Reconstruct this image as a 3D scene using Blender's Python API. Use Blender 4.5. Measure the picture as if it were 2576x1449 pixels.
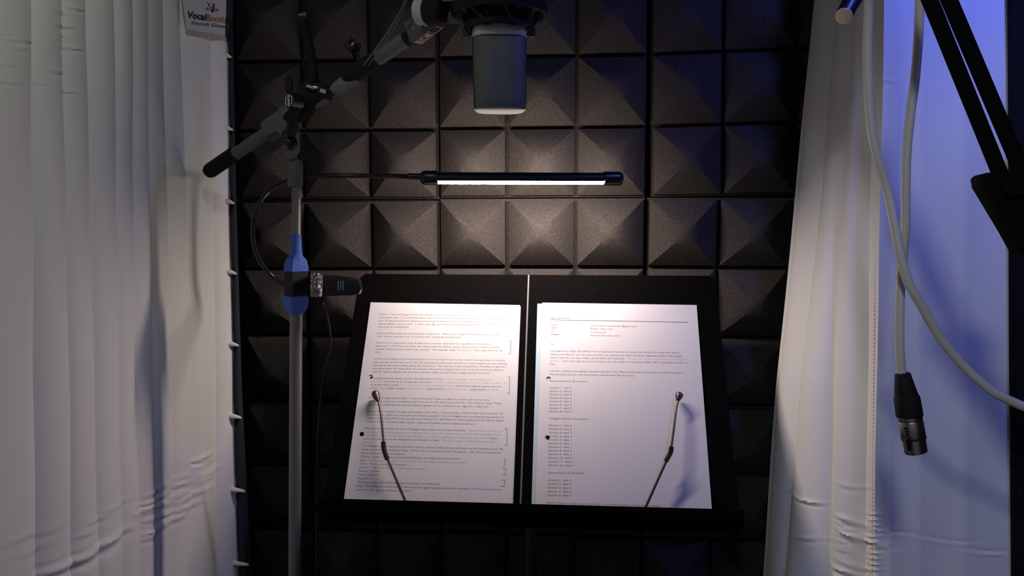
import bpy, bmesh, math, random
import numpy as np
from mathutils import Matrix, Vector

for o in list(bpy.data.objects):
    bpy.data.objects.remove(o)
random.seed(4)
SC = bpy.context.scene
COL = SC.collection

# ------------------------------------------------------------------ camera
FPX, IW, IH = 1935.0, 2576.0, 1449.0
CAMH = 1.45


def rod(w):
    w = np.array(w, float)
    t = np.linalg.norm(w)
    k = w / t
    K = np.array([[0, -k[2], k[1]], [k[2], 0, -k[0]], [-k[1], k[0], 0]])
    return np.eye(3) + math.sin(t) * K + (1 - math.cos(t)) * K @ K


RW = rod((0.0875, 0.0822, 0.0031))          # back wall axes seen from the camera (x right, y down, z forward)
M = np.stack([RW[:, 0], RW[:, 2], -RW[:, 1]])  # camera coordinates -> world (x right, y into the booth, z up)
CAMPOS = np.array([0, 0, CAMH])


def W(c):
    return M @ np.asarray(c, float) + CAMPOS


def V(c):
    return M @ np.asarray(c, float)


def P(px, py, z):
    return W(((px - IW / 2) / FPX * z, (py - IH / 2) / FPX * z, z))


cam = bpy.data.cameras.new('camera')
cam.sensor_width = 36.0
cam.lens = FPX / IW * 36.0
cam.clip_start = 0.02
camo = bpy.data.objects.new('camera', cam)
COL.objects.link(camo)
xa, ya, za = V((1, 0, 0)), V((0, -1, 0)), V((0, 0, -1))
camo.matrix_world = Matrix(((xa[0], ya[0], za[0], CAMPOS[0]), (xa[1], ya[1], za[1], CAMPOS[1]),
                            (xa[2], ya[2], za[2], CAMPOS[2]), (0, 0, 0, 1)))
SC.camera = camo

# ------------------------------------------------------------------ light and exposure
SC.view_settings.view_transform = 'Standard'
SC.view_settings.look = 'None'
SC.view_settings.exposure = 0.0
SC.view_settings.gamma = 1.0
SC.view_settings.use_curve_mapping = False
wd = bpy.data.worlds.new('room_dark')
SC.world = wd
wd.use_nodes = True
wd.node_tree.nodes['Background'].inputs[0].default_value = (0.70, 0.78, 1.0, 1)
wd.node_tree.nodes['Background'].inputs[1].default_value = 0.11

LAMP_COLOR = (1.0, 0.84, 0.76, 1)
LAMP_POWER = 178.0


def lamp_light(name, loc, target, size, power, color):
    l = bpy.data.lights.new(name, 'AREA')
    l.shape = 'DISK'
    l.size = size
    l.energy = power
    l.color = color
    o = bpy.data.objects.new(name, l)
    COL.objects.link(o)
    o.location = loc
    o.rotation_euler = (Vector(target) - Vector(loc)).to_track_quat('-Z', 'Y').to_euler()
    return o


lamp_light('room_lamp', (-0.20, 0.45, 1.90), (-1.0, 0.82, 1.60), 0.05, 0.50, (0.96, 1.0, 0.88))
lamp_light('blue_lamp', (0.45, 0.62, 2.02), (0.67, 0.97, 1.56), 0.05, 2.6, (0.13, 0.18, 1.0))


sp = bpy.data.lights.new('curtain_fill_spot', 'SPOT')      # spot added to brighten the right curtain, from behind and left of the camera
sp.energy = 12.0
sp.color = (0.84, 0.91, 1.0)
sp.spot_size = math.radians(34)
sp.spot_blend = 0.7
sp.shadow_soft_size = 0.05
spo = bpy.data.objects.new('curtain_fill_spot', sp)
COL.objects.link(spo)
spo.location = (-0.10, -0.45, 1.95)
spo.rotation_euler = (Vector((0.52, 0.85, 1.28)) - Vector(spo.location)).to_track_quat('-Z', 'Y').to_euler()


# ------------------------------------------------------------------ materials
def mat(name, color, rough=0.5, metal=0.0, spec=0.5, sheen=0.0, emit=None, estr=0.0):
    m = bpy.data.materials.new(name)
    m.use_nodes = True
    b = m.node_tree.nodes['Principled BSDF']
    b.inputs['Base Color'].default_value = (*color, 1)
    b.inputs['Roughness'].default_value = rough
    b.inputs['Metallic'].default_value = metal
    b.inputs['Specular IOR Level'].default_value = spec
    b.inputs['Sheen Weight'].default_value = sheen
    if emit:
        b.inputs['Emission Color'].default_value = emit
        b.inputs['Emission Strength'].default_value = estr
    return m


def nodes(m):
    nt = m.node_tree
    return nt, nt.nodes, nt.links, nt.nodes['Principled BSDF']


def noise_bump(m, scale, strength, dist=0.001, detail=4.0):
    nt, N, L, b = nodes(m)
    tc = N.new('ShaderNodeTexCoord')
    n = N.new('ShaderNodeTexNoise')
    n.inputs['Scale'].default_value = scale
    n.inputs['Detail'].default_value = detail
    bp = N.new('ShaderNodeBump')
    bp.inputs['Strength'].default_value = strength
    bp.inputs['Distance'].default_value = dist
    L.new(tc.outputs['Object'], n.inputs['Vector'])
    L.new(n.outputs['Fac'], bp.inputs['Height'])
    L.new(bp.outputs['Normal'], b.inputs['Normal'])
    return tc, n


def ramp(N, stops):
    r = N.new('ShaderNodeValToRGB')
    e = r.color_ramp.elements
    while len(e) < len(stops):
        e.new(0.5)
    for i, (p, c) in enumerate(stops):
        e[i].position = p
        e[i].color = (*c, 1)
    return r


def specks(m, base, speck, scale, thr, rnd=1.0, world=True):
    """tiny pale lint specks scattered over a base colour"""
    nt, N, L, b = nodes(m)
    v = N.new('ShaderNodeTexVoronoi')
    v.inputs['Scale'].default_value = scale
    v.inputs['Randomness'].default_value = rnd
    if world:
        g = N.new('ShaderNodeNewGeometry')
        L.new(g.outputs['Position'], v.inputs['Vector'])
    else:
        g = N.new('ShaderNodeTexCoord')
        L.new(g.outputs['Object'], v.inputs['Vector'])
    r = ramp(N, [(0.0, speck), (thr, speck), (thr + 0.03, base)])
    r.color_ramp.interpolation = 'LINEAR'
    L.new(v.outputs['Distance'], r.inputs['Fac'])
    return r, g, v


def foam_material():
    m = mat('foam', (0.06, 0.05, 0.045), 0.95, spec=0.12)
    nt, N, L, b = nodes(m)
    g = N.new('ShaderNodeNewGeometry')
    n1 = N.new('ShaderNodeTexNoise')
    n1.inputs['Scale'].default_value = 420
    n1.inputs['Detail'].default_value = 5
    n1.inputs['Roughness'].default_value = 0.7
    L.new(g.outputs['Position'], n1.inputs['Vector'])
    r1 = ramp(N, [(0.30, (0.028, 0.0242, 0.0218)), (0.55, (0.057, 0.0495, 0.0445)), (0.78, (0.085, 0.075, 0.068))])
    L.new(n1.outputs['Fac'], r1.inputs['Fac'])
    # sparse lint
    v = N.new('ShaderNodeTexVoronoi')
    v.inputs['Scale'].default_value = 260
    L.new(g.outputs['Position'], v.inputs['Vector'])
    n2 = N.new('ShaderNodeTexNoise')
    n2.inputs['Scale'].default_value = 45
    L.new(g.outputs['Position'], n2.inputs['Vector'])
    md = N.new('ShaderNodeMath')
    md.operation = 'MULTIPLY_ADD'
    md.inputs[1].default_value = -0.55
    md.inputs[2].default_value = 0.345
    L.new(n2.outputs['Fac'], md.inputs[0])
    cmp = N.new('ShaderNodeMath')
    cmp.operation = 'LESS_THAN'
    L.new(v.outputs['Distance'], cmp.inputs[0])
    L.new(md.outputs[0], cmp.inputs[1])
    mx = N.new('ShaderNodeMix')
    mx.data_type = 'RGBA'
    L.new(cmp.outputs[0], mx.inputs['Factor'])
    L.new(r1.outputs['Color'], mx.inputs[6])
    mx.inputs[7].default_value = (0.13, 0.118, 0.108, 1)
    L.new(mx.outputs[2], b.inputs['Base Color'])
    bp = N.new('ShaderNodeBump')
    bp.inputs['Strength'].default_value = 0.55
    bp.inputs['Distance'].default_value = 0.0012
    L.new(n1.outputs['Fac'], bp.inputs['Height'])
    L.new(bp.outputs['Normal'], b.inputs['Normal'])
    return m


MT = {}
MT['foam'] = foam_material()
MT['cloth_black'] = mat('black_cloth', (0.010, 0.010, 0.011), 0.95, spec=0.1)
noise_bump(MT['cloth_black'], 900, 0.3, 0.0005)
MT['curtain'] = mat('white_quilted_cloth', (0.84, 0.82, 0.80), 0.62, spec=0.25, sheen=0.15)
noise_bump(MT['curtain'], 60, 0.10, 0.002, 3)
MT['thread'] = mat('grey_thread', (0.42, 0.38, 0.36), 0.8)
MT['blue_grey'] = mat('dark_blue_grey', (0.035, 0.036, 0.05), 0.8, spec=0.2)
MT['desk'] = mat('black_powder_coat', (0.0035, 0.0032, 0.0032), 0.9, spec=0.01)
r, g, v = specks(MT['desk'], (0.0035, 0.0032, 0.0032), (0.16, 0.15, 0.14), 90, 0.012)
nodes(MT['desk'])[2].new(r.outputs['Color'], nodes(MT['desk'])[3].inputs['Base Color'])
MT['black_metal'] = mat('black_metal', (0.012, 0.012, 0.013), 0.42, spec=0.5)
MT['black_plastic'] = mat('black_plastic', (0.009, 0.009, 0.010), 0.3, spec=0.5)
MT['dull_black'] = mat('dull_black', (0.010, 0.010, 0.011), 0.7, spec=0.3)
MT['arm_black'] = mat('matt_black_arm', (0.003, 0.003, 0.0035), 0.8, spec=0.08)
MT['rubber'] = mat('black_rubber', (0.008, 0.008, 0.009), 0.75, spec=0.25)
MT['grey_metal'] = mat('grey_painted_metal', (0.16, 0.16, 0.16), 0.5, metal=0.2)
MT['boom_paint'] = mat('dark_grey_paint', (0.11, 0.112, 0.12), 0.55, spec=0.4)
MT['pole_metal'] = mat('grey_pole_metal', (0.20, 0.195, 0.19), 0.42, metal=0.45)
MT['steel'] = mat('bright_steel', (0.62, 0.60, 0.58), 0.28, metal=1.0)
MT['nickel'] = mat('satin_nickel', (0.42, 0.36, 0.34), 0.36, metal=1.0)
MT['tape'] = mat('blue_masking_tape', (0.055, 0.125, 0.52), 0.6, spec=0.3)
noise_bump(MT['tape'], 160, 0.35, 0.002, 2)
MT['wire'] = mat('bronze_wire', (0.10, 0.072, 0.066), 0.32, metal=0.75)
MT['diffuser'] = mat('lit_diffuser', (0.9, 0.85, 0.8), 0.5, emit=LAMP_COLOR, estr=LAMP_POWER)
MT['white_cable'] = mat('white_cable', (0.56, 0.53, 0.47), 0.5, spec=0.35)
MT['ivory'] = mat('ivory_plastic', (0.80, 0.62, 0.47), 0.6)
MT['pale_plastic'] = mat('pale_plastic', (0.55, 0.57, 0.52), 0.5)
MT['mic_silver'] = mat('mic_silver', (0.66, 0.66, 0.67), 0.4, metal=0.25)
MT['mic_lip'] = mat('mic_lip', (0.22, 0.21, 0.20), 0.5)
MT['mic_dark'] = mat('mic_dark_frame', (0.018, 0.018, 0.021), 0.5)
MT['cord'] = mat('elastic_cord', (0.05, 0.05, 0.055), 0.9)
MT['label_white'] = mat('white_label', (0.66, 0.63, 0.66), 0.6)
MT['ink_black'] = mat('black_print', (0.012, 0.011, 0.012), 0.7)
MT['ink_rust'] = mat('rust_print', (0.42, 0.14, 0.07), 0.7)
MT['white_print'] = mat('white_print', (0.93, 0.93, 0.93), 0.6)
MT['sticker'] = mat('sticker_rose', (0.42, 0.28, 0.25), 0.55)
MT['sticker_pale'] = mat('sticker_pale', (0.80, 0.68, 0.58), 0.55)
MT['paper'] = mat('white_paper', (0.62, 0.60, 0.60), 0.75, spec=0.2)
noise_bump(MT['paper'], 14, 0.06, 0.004, 2)
MT['paper_blue'] = mat('pale_blue_paper', (0.44, 0.56, 0.60), 0.75, spec=0.2)
MT['ink'] = mat('printed_ink', (0.085, 0.062, 0.066), 0.8, spec=0.1)
MT['ink_orange'] = mat('orange_ink', (0.56, 0.27, 0.16), 0.8, spec=0.1)
MT['ink_green'] = mat('green_ink', (0.30, 0.34, 0.22), 0.8, spec=0.1)
MT['ink_red'] = mat('red_ink', (0.62, 0.10, 0.08), 0.8, spec=0.1)
MT['ink_pink'] = mat('pink_ink', (0.56, 0.28, 0.30), 0.8, spec=0.1)
MT['pen'] = mat('pen_ink', (0.10, 0.055, 0.05), 0.7, spec=0.1)


def glitter_material():
    m = mat('glitter', (0.34, 0.31, 0.28), 0.25, metal=0.9)
    nt, N, L, b = nodes(m)
    tc = N.new('ShaderNodeTexCoord')
    v = N.new('ShaderNodeTexVoronoi')
    v.inputs['Scale'].default_value = 1500
    L.new(tc.outputs['Object'], v.inputs['Vector'])
    L.new(v.outputs['Color'], b.inputs['Base Color'])
    r = ramp(N, [(0.0, (0.10, 0.09, 0.08)), (0.6, (0.42, 0.38, 0.34)), (1.0, (1.0, 0.95, 0.9))])
    sp = N.new('ShaderNodeSeparateColor')
    L.new(v.outputs['Color'], sp.inputs[0])
    L.new(sp.outputs[0], r.inputs['Fac'])
    L.new(r.outputs['Color'], b.inputs['Base Color'])
    nm = N.new('ShaderNodeVectorMath')
    nm.operation = 'MULTIPLY_ADD'
    nm.inputs[1].default_value = (1.6, 1.6, 1.6)
    nm.inputs[2].default_value = (-0.8, -0.8, -0.8)
    L.new(v.outputs['Color'], nm.inputs[0])
    g = N.new('ShaderNodeNewGeometry')
    ad = N.new('ShaderNodeVectorMath')
    ad.operation = 'ADD'
    L.new(nm.outputs[0], ad.inputs[0])
    L.new(g.outputs['Normal'], ad.inputs[1])
    nz = N.new('ShaderNodeVectorMath')
    nz.operation = 'NORMALIZE'
    L.new(ad.outputs[0], nz.inputs[0])
    L.new(nz.outputs[0], b.inputs['Normal'])
    return m


def grille_material():
    m = mat('steel_mesh_grille', (0.16, 0.165, 0.165), 0.5, metal=0.3)
    nt, N, L, b = nodes(m)
    uv = N.new('ShaderNodeUVMap')
    uv.uv_map = 'UVMap'
    mp = N.new('ShaderNodeMapping')
    mp.inputs['Scale'].default_value = (1 / 0.0014, 1 / 0.0014, 1)
    L.new(uv.outputs[0], mp.inputs[0])
    # staggered rows of holes
    sx = N.new('ShaderNodeSeparateXYZ')
    L.new(mp.outputs[0], sx.inputs[0])

    def mth(op, a, b_=None, c=None):
        n = N.new('ShaderNodeMath')
        n.operation = op
        for i, q in enumerate((a, b_, c)):
            if q is None:
                continue
            if isinstance(q, (int, float)):
                n.inputs[i].default_value = q
            else:
                L.new(q, n.inputs[i])
        return n.outputs[0]
    fl = mth('FLOOR', sx.outputs[1])
    xo = mth('MULTIPLY_ADD', fl, 0.5, sx.outputs[0])
    fx = mth('SUBTRACT', mth('FRACT', xo), 0.5)
    fy = mth('SUBTRACT', mth('FRACT', sx.outputs[1]), 0.5)
    d = mth('SQRT', mth('ADD', mth('MULTIPLY', fx, fx), mth('MULTIPLY', fy, fy)))
    r = ramp(N, [(0.0, (0.012, 0.012, 0.013)), (0.30, (0.015, 0.015, 0.016)), (0.40, (0.27, 0.275, 0.262))])
    L.new(d, r.inputs['Fac'])
    L.new(r.outputs['Color'], b.inputs['Base Color'])
    bp = N.new('ShaderNodeBump')
    bp.inputs['Strength'].default_value = 0.5
    bp.inputs['Distance'].default_value = 0.0006
    L.new(d, bp.inputs['Height'])
    L.new(bp.outputs['Normal'], b.inputs['Normal'])
    return m


MT['glitter'] = glitter_material()
MT['grille'] = grille_material()


# ------------------------------------------------------------------ object helpers
def tag(o, label=None, cat=None, group=None, kind=None):
    if label:
        o['label'] = label
    if cat:
        o['category'] = cat
    if group:
        o['group'] = group
    if kind:
        o['kind'] = kind
    return o


def thing(name, loc, label, cat, group=None):
    o = bpy.data.objects.new(name, None)
    o.empty_display_size = 0.03
    COL.objects.link(o)
    o.location = [float(q) for q in loc]
    tag(o, label, cat, group)
    return o


def origin(o):
    v = np.zeros(3)
    while o is not None:
        v += np.array(o.location)
        o = o.parent
    return v


class MB:
    """collects vertices (world coordinates) and faces of one mesh"""

    def __init__(self):
        self.v, self.f, self.mi = [], [], []

    def add(self, vs, fs, mi=0):
        b = len(self.v)
        self.v += [tuple(float(q) for q in p) for p in vs]
        self.f += [tuple(b + i for i in q) for q in fs]
        self.mi += [mi] * len(fs)
        return self

    def sweep(self, pts, radii, n=14, caps=True, ref=None, sect=None):
        """tube along world points; sect = list of unit section points (closed)"""
        pts = [np.asarray(p, float) for p in pts]
        if np.isscalar(radii):
            radii = [radii] * len(pts)
        k = len(pts)
        tang = []
        for i in range(k):
            t = pts[min(i + 1, k - 1)] - pts[max(i - 1, 0)]
            L = np.linalg.norm(t)
            tang.append(t / L if L > 1e-12 else (tang[-1] if tang else np.array([0, 0, 1.0])))
        up = np.asarray(ref if ref is not None else (0, 0, 1.0), float)
        if abs(up @ tang[0]) > 0.95 and ref is None:
            up = np.array([0, -1.0, 0])
        a = up - (up @ tang[0]) * tang[0]
        a /= np.linalg.norm(a)
        if sect is None:
            sect = [(math.cos(2 * math.pi * j / n), math.sin(2 * math.pi * j / n)) for j in range(n)]
        n = len(sect)
        vs = []
        for i in range(k):
            t = tang[i]
            a = a - (a @ t) * t
            a /= np.linalg.norm(a)
            b = np.cross(t, a)
            for c, s in sect:
                vs.append(pts[i] + radii[i] * (a * c + b * s))
        fs = []
        for i in range(k - 1):
            for j in range(n):
                q = (j + 1) % n
                fs.append((i * n + j, i * n + q, (i + 1) * n + q, (i + 1) * n + j))
        if caps:
            fs.append(tuple(range(n - 1, -1, -1)))
            fs.append(tuple((k - 1) * n + j for j in range(n)))
        return self.add(vs, fs)

    def prism(self, poly, depth):
        """closed polygon of world points, extruded by a world vector"""
        p = [np.asarray(q, float) for q in poly]
        d = np.asarray(depth, float)
        n = len(p)
        vs = p + [q + d for q in p]
        fs = [tuple(range(n)), tuple(range(2 * n - 1, n - 1, -1))]
        fs += [(i, n + i, n + (i + 1) % n, (i + 1) % n) for i in range(n)]
        return self.add(vs, fs)

    def pxplate(self, poly, z, thick):
        """outline given at depth z, a solid of real thickness going away from the viewer"""
        return self.prism([P(x, y, z) for x, y in poly], V((0, 0, thick)))

    def hexa(self, a, b):
        """two quads of world points joined to a six-faced solid"""
        vs = list(a) + list(b)
        return self.add(vs, [(0, 1, 2, 3), (7, 6, 5, 4), (0, 4, 5, 1), (1, 5, 6, 2), (2, 6, 7, 3), (3, 7, 4, 0)])

    def box(self, c, ax, ay, az):
        c, ax, ay, az = [np.asarray(q, float) for q in (c, ax, ay, az)]
        a = [c + sx * ax + sy * ay - az for sx, sy in ((-1, -1), (1, -1), (1, 1), (-1, 1))]
        b = [c + sx * ax + sy * ay + az for sx, sy in ((-1, -1), (1, -1), (1, 1), (-1, 1))]
        return self.hexa(a, b)

    def build(self, name, m, parent=None, smooth=False, bevel=0.0, seg=2, mats=None):
        org = origin(parent)
        me = bpy.data.meshes.new(name)
        me.from_pydata([tuple(np.array(p) - org) for p in self.v], [], self.f)
        for mm in (mats or [m]):
            me.materials.append(MT[mm] if isinstance(mm, str) else mm)
        me.polygons.foreach_set('material_index', self.mi)
        bm = bmesh.new()
        bm.from_mesh(me)
        bmesh.ops.recalc_face_normals(bm, faces=bm.faces)
        if bevel > 0:
            es = [e for e in bm.edges if len(e.link_faces) == 2 and e.calc_face_angle(0) > 0.6]
            bmesh.ops.bevel(bm, geom=es, offset=bevel, segments=seg, profile=0.5, affect='EDGES')
        if smooth or bevel > 0:
            for f in bm.faces:
                f.smooth = True
        bm.to_mesh(me)
        bm.free()
        if smooth or bevel > 0:
            me.set_sharp_from_angle(angle=math.radians(42))
        me.update()
        o = bpy.data.objects.new(name, me)
        COL.objects.link(o)
        if parent is not None:
            o.parent = parent
        return o


def spline(pts, n=8):
    """Catmull-Rom through points of any dimension"""
    p = np.array(pts, float)
    p = np.vstack([2 * p[0] - p[1], p, 2 * p[-1] - p[-2]])
    out = []
    for i in range(1, len(p) - 2):
        for k in range(n):
            t = k / n
            out.append(0.5 * ((2 * p[i]) + (p[i + 1] - p[i - 1]) * t + (2 * p[i - 1] - 5 * p[i] + 4 * p[i + 1] - p[i + 2]) * t * t
                              + (3 * p[i] - p[i - 1] - 3 * p[i + 1] + p[i + 2]) * t ** 3))
    out.append(p[-2])
    return np.array(out)


def pxs(pts, n=8):
    """smooth world path from (px, py, depth) stations"""
    return [P(*q) for q in spline(pts, n)]


def mm(px, z):
    return px / FPX * z


# ------------------------------------------------------------------ text helper
_tmp = []


def queue_text(body, mats, fmt=None, bold=0.0, shear=0.0):
    cu = bpy.data.curves.new('t', 'FONT')
    cu.body = body
    cu.resolution_u = 3
    cu.fill_mode = 'FRONT'
    cu.shear = shear
    cu.offset = bold
    for m_ in mats:
        cu.materials.append(m_)
    if fmt:
        for i, k in enumerate(fmt):
            cu.body_format[i].material_index = k
    ob = bpy.data.objects.new('t', cu)
    COL.objects.link(ob)
    _tmp.append(ob)
    return ob


def bake_text(items, mapping):
    """items: (text object, start, end, cap height) in 2D; mapping turns 2D points into world; returns MB"""
    bpy.context.view_layer.update()
    dg = bpy.context.evaluated_depsgraph_get()
    mb = MB()
    for ob, p0, p1, cap, off in items:
        ev = ob.evaluated_get(dg)
        me = ev.to_mesh()
        vs = np.empty(len(me.vertices) * 3)
        me.vertices.foreach_get('co', vs)
        vs = vs.reshape(-1, 3)
        if len(vs):
            x0, x1 = vs[:, 0].min(), vs[:, 0].max()
            p0_, p1_ = np.array(p0, float), np.array(p1, float)
            d = p1_ - p0_
            L = np.linalg.norm(d)
            d /= L
            nrm = np.array([d[1], -d[0]])      # towards the top of the letters (2D y runs down)
            s = cap / 0.70
            q = p0_ + np.outer((vs[:, 0] - x0) / (x1 - x0) * L, d) + np.outer(vs[:, 1] * s - off * cap, nrm)
            b = len(mb.v)
            mb.v += [tuple(mapping(a)) for a in q]
            for pl in me.polygons:
                mb.f.append(tuple(b + i for i in pl.vertices))
                mb.mi.append(pl.material_index)
        ev.to_mesh_clear()
    for ob, *_ in items:
        cu = ob.data
        bpy.data.objects.remove(ob)
        bpy.data.curves.remove(cu)
    return mb


# ================================================================== the setting
CELL = 0.104
YW = 1.134 * CELL / 0.1                                   # groove floor of the foam
g0 = W(np.array([-0.3053, -0.3334, 1.1384]) * (CELL / 0.1))   # crossing of row 0, column 0
GX, GZ = g0[0], g0[2]


def box_struct(name, lo, hi, m):
    mb = MB()
    lo, hi = np.array(lo), np.array(hi)
    mb.box((lo + hi) / 2, ((hi - lo)[0] / 2, 0, 0), (0, (hi - lo)[1] / 2, 0), (0, 0, (hi - lo)[2] / 2))
    o = mb.build(name, m)
    tag(o, kind='structure')
    return o


wall = box_struct('wall_back', (-0.75, YW + 0.012, 0.0), (0.75, YW + 0.05, 2.2), 'cloth_black')
tag(wall, 'black cloth back wall of the booth behind the foam tiles')
wl = box_struct('wall_left', (-0.78, -0.6, 0.0), (-0.75, YW + 0.05, 2.2), 'cloth_black')
wr = box_struct('wall_right', (0.75, -0.6, 0.0), (0.78, YW + 0.05, 2.2), 'cloth_black')
fl = box_struct('floor', (-0.78, -0.6, -0.03), (0.78, YW + 0.05, 0.0), 'cloth_black')
ce = box_struct('ceiling', (-0.78, 0.25, 2.2), (0.78, YW + 0.05, 2.23), 'cloth_black')

# ---- foam: panels of three by three pyramids
def pyramid_mesh():
    n = 10
    half = CELL / 2 - 0.0030
    foot, rise = 0.013, 0.036
    bm = bmesh.new()
    grid = {}
    for i in range(n + 1):
        for j in range(n + 1):
            u, w_ = -1 + 2 * i / n, -1 + 2 * j / n
            m_ = max(abs(u), abs(w_))
            h = foot + rise * (1 - m_ ** 1.5)
            grid[i, j] = bm.verts.new((u * half, -h, w_ * half))
    for i in range(n):
        for j in range(n):
            a, b, c, d = grid[i, j], grid[i + 1, j], grid[i + 1, j + 1], grid[i, j + 1]
            ci, cj = i + 0.5 - n / 2, j + 0.5 - n / 2
            if ci * cj > 0:
                bm.faces.new((a, b, c))
                bm.faces.new((a, c, d))
            else:
                bm.faces.new((a, b, d))
                bm.faces.new((b, c, d))
    # foot walls down into the groove
    ring = [(i, 0) for i in range(n)] + [(n, j) for j in range(n)] + [(i, n) for i in range(n, 0, -1)] + [(0, j) for j in range(n, 0, -1)]
    low = [bm.verts.new((grid[k].co.x, 0.001, grid[k].co.z)) for k in ring]
    for k in range(len(ring)):
        q = (k + 1) % len(ring)
        bm.faces.new((grid[ring[k]], low[k], low[q], grid[ring[q]]))
    bmesh.ops.recalc_face_normals(bm, faces=bm.faces)
    for f in bm.faces:
        f.smooth = True
    me = bpy.data.meshes.new('foam_pyramid')
    bm.to_mesh(me)
    bm.free()
    me.set_sharp_from_angle(angle=math.radians(28))
    me.materials.append(MT['foam'])
    return me


def slab_mesh():
    mb = MB()
    s = CELL * 1.5 - 0.0006
    mb.box((0, 0.006, 0), (s, 0, 0), (0, 0.006, 0), (0, 0, s))
    me = bpy.data.meshes.new('acoustic_panel')
    me.from_pydata(mb.v, [], mb.f)
    me.materials.append(MT['foam'])
    bm = bmesh.new()
    bm.from_mesh(me)
    bmesh.ops.recalc_face_normals(bm, faces=bm.faces)
    bm.to_mesh(me)
    bm.free()
    return me


PYR, SLAB = pyramid_mesh(), slab_mesh()
tweak = {  # panel column, panel row -> shift x, shift z, turn
    (0, 0): (0, -0.001, -0.004), (1, 0): (0, 0, 0.000), (2, 0): (0.004, 0.003, 0.017),
    (0, 1): (0.001, -0.004, 0.006), (1, 1): (0, 0, 0.003), (2, 1): (0.001, 0.000, -0.006),
    (0, 2): (0, -0.006, 0.003), (1, 2): (0, -0.002, 0), (2, 2): (0, -0.002, -0.004),
    (0, -1): (0, 0.002, 0.003), (1, -1): (0, 0.002, 0), (2, -1): (0.004, 0.008, 0.01)}
for pc in range(3):
    for pr in range(-1, 3):
        dx, dz, tr = tweak[pc, pr]
        po = bpy.data.objects.new('acoustic_panel', SLAB)
        COL.objects.link(po)
        po.parent = wall
        # middle panel covers columns 2..5, the seam lies on row 2
        cx_ = GX + (2 + 3 * (pc - 1) + 1.5) * CELL + dx + (pc - 1) * 0.0012
        cz_ = GZ - (-1 + 3 * pr + 1.5) * CELL + dz - (pr - 0.5) * 0.0012
        po.location = (cx_, YW, cz_)
        po.rotation_euler = (0, -tr, 0)
        po['label'] = 'charcoal foam tile with nine pyramids'
        for a in range(3):
            for b in range(3):
                q = bpy.data.objects.new('foam_pyramid', PYR)
                COL.objects.link(q)
                q.parent = po
                q.location = ((a - 1) * CELL, 0, (b - 1) * CELL)

# ================================================================== curtains
YS = np.array([0., 480., 960., 1449.])


def col_px(col, py):
    """image column of a fold line at image row py, straight lines beyond the frame"""
    c = np.array(col[:4])
    y = np.asarray(py, float)
    out = np.interp(y, YS, c)
    lo = c[0] + (c[1] - c[0]) / 480 * y
    hi = c[3] + (c[3] - c[2]) / 489 * (y - 1449)
    out = np.where(y < 0, lo, np.where(y > 1449, hi, out))
    return out


def make_curtain(cols, bulges, side, per, ridges):
    """cols: fold lines (four image columns, depth); bulge per band towards the booth's middle; returns MB and a sampler"""
    pys = np.concatenate([np.linspace(-900, -80, 12), np.linspace(-40, 1500, 330), np.linspace(1580, 3700, 16)])
    S = []
    for i in range(len(cols) - 1):
        for k in range(per):
            S.append((i, k / per))
    S.append((len(cols) - 2, 1.0))
    nx, ny = len(S), len(pys)
    PX = np.zeros((ny, nx))
    Z = np.zeros((ny, nx))
    B = np.zeros((ny, nx))
    for j, (i, s) in enumerate(S):
        PX[:, j] = col_px(cols[i], pys) * (1 - s) + col_px(cols[i + 1], pys) * s
        Z[:, j] = cols[i][4] * (1 - s) + cols[i + 1][4] * s
        B[:, j] = bulges[i] * (4 * s * (1 - s)) ** 0.75
    PY = np.repeat(pys[:, None], nx, 1)
    # slow sway of the cloth
    B += 0.0015 * np.sin(PX * 0.021 + PY * 0.0041) * np.sin(PY * 0.0063 + 1.3)
    for (x0, y0, x1, y1, w_, amp) in ridges:
        d = np.array([x1 - x0, y1 - y0], float)
        L = np.linalg.norm(d)
        d /= L
        t = ((PX - x0) * d[0] + (PY - y0) * d[1]) / L
        e = -(PX - x0) * d[1] + (PY - y0) * d[0]
        e = e - 0.06 * L * np.sin(np.clip(t, 0, 1) * math.pi)
        prof = np.exp(-(e / w_) ** 2) - 0.7 * np.exp(-((e - 1.6 * w_) / w_) ** 2)
        B += amp * prof * np.clip(np.sin(np.clip(t, 0, 1) * math.pi), 0, 1) ** 0.6
    CX = (PX - IW / 2) / FPX * Z
    CY = (PY - IH / 2) / FPX * Z
    # direction to the booth's middle, across the cloth
    pts = np.stack([CX, CY, Z], -1)
    tx = np.gradient(pts, axis=1)
    nrm = np.stack([-tx[..., 2], np.zeros_like(Z), tx[..., 0]], -1)
    nrm /= np.linalg.norm(nrm, axis=-1, keepdims=True) + 1e-12
    # smooth the normals so the folds stay clean
    toward = np.array([0.0, 0.0, 0.95]) - pts
    sgn = np.sign((nrm * toward).sum(-1, keepdims=True))
    ker = np.ones(2 * per + 1) / (2 * per + 1)
    nn = nrm * sgn
    for a in range(3):
        pad = np.pad(nn[..., a], ((0, 0), (per, per)), mode='edge')
        nn[..., a] = np.apply_along_axis(lambda r_: np.convolve(r_, ker, 'valid'), 1, pad)
    nn /= np.linalg.norm(nn, axis=-1, keepdims=True) + 1e-12
    pts = pts + nn * B[..., None]
    wpts = pts.reshape(-1, 3) @ M.T + CAMPOS
    mb = MB()
    mb.v = [tuple(p) for p in wpts]
    fs = []
    for j in range(ny - 1):
        for i in range(nx - 1):
            fs.append((j * nx + i, j * nx + i + 1, (j + 1) * nx + i + 1, (j + 1) * nx + i))
    mb.f = fs
    mb.mi = [0] * len(fs)

    def sample(px, py, lift=0.0):
        jr = int(np.argmin(abs(pys - py)))
        row = PX[jr]
        order = np.argsort(row)
        z = np.interp(px, row[order], pts[jr, order, 2])
        return P(px, py, z - lift)
    return mb, sample


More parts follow.
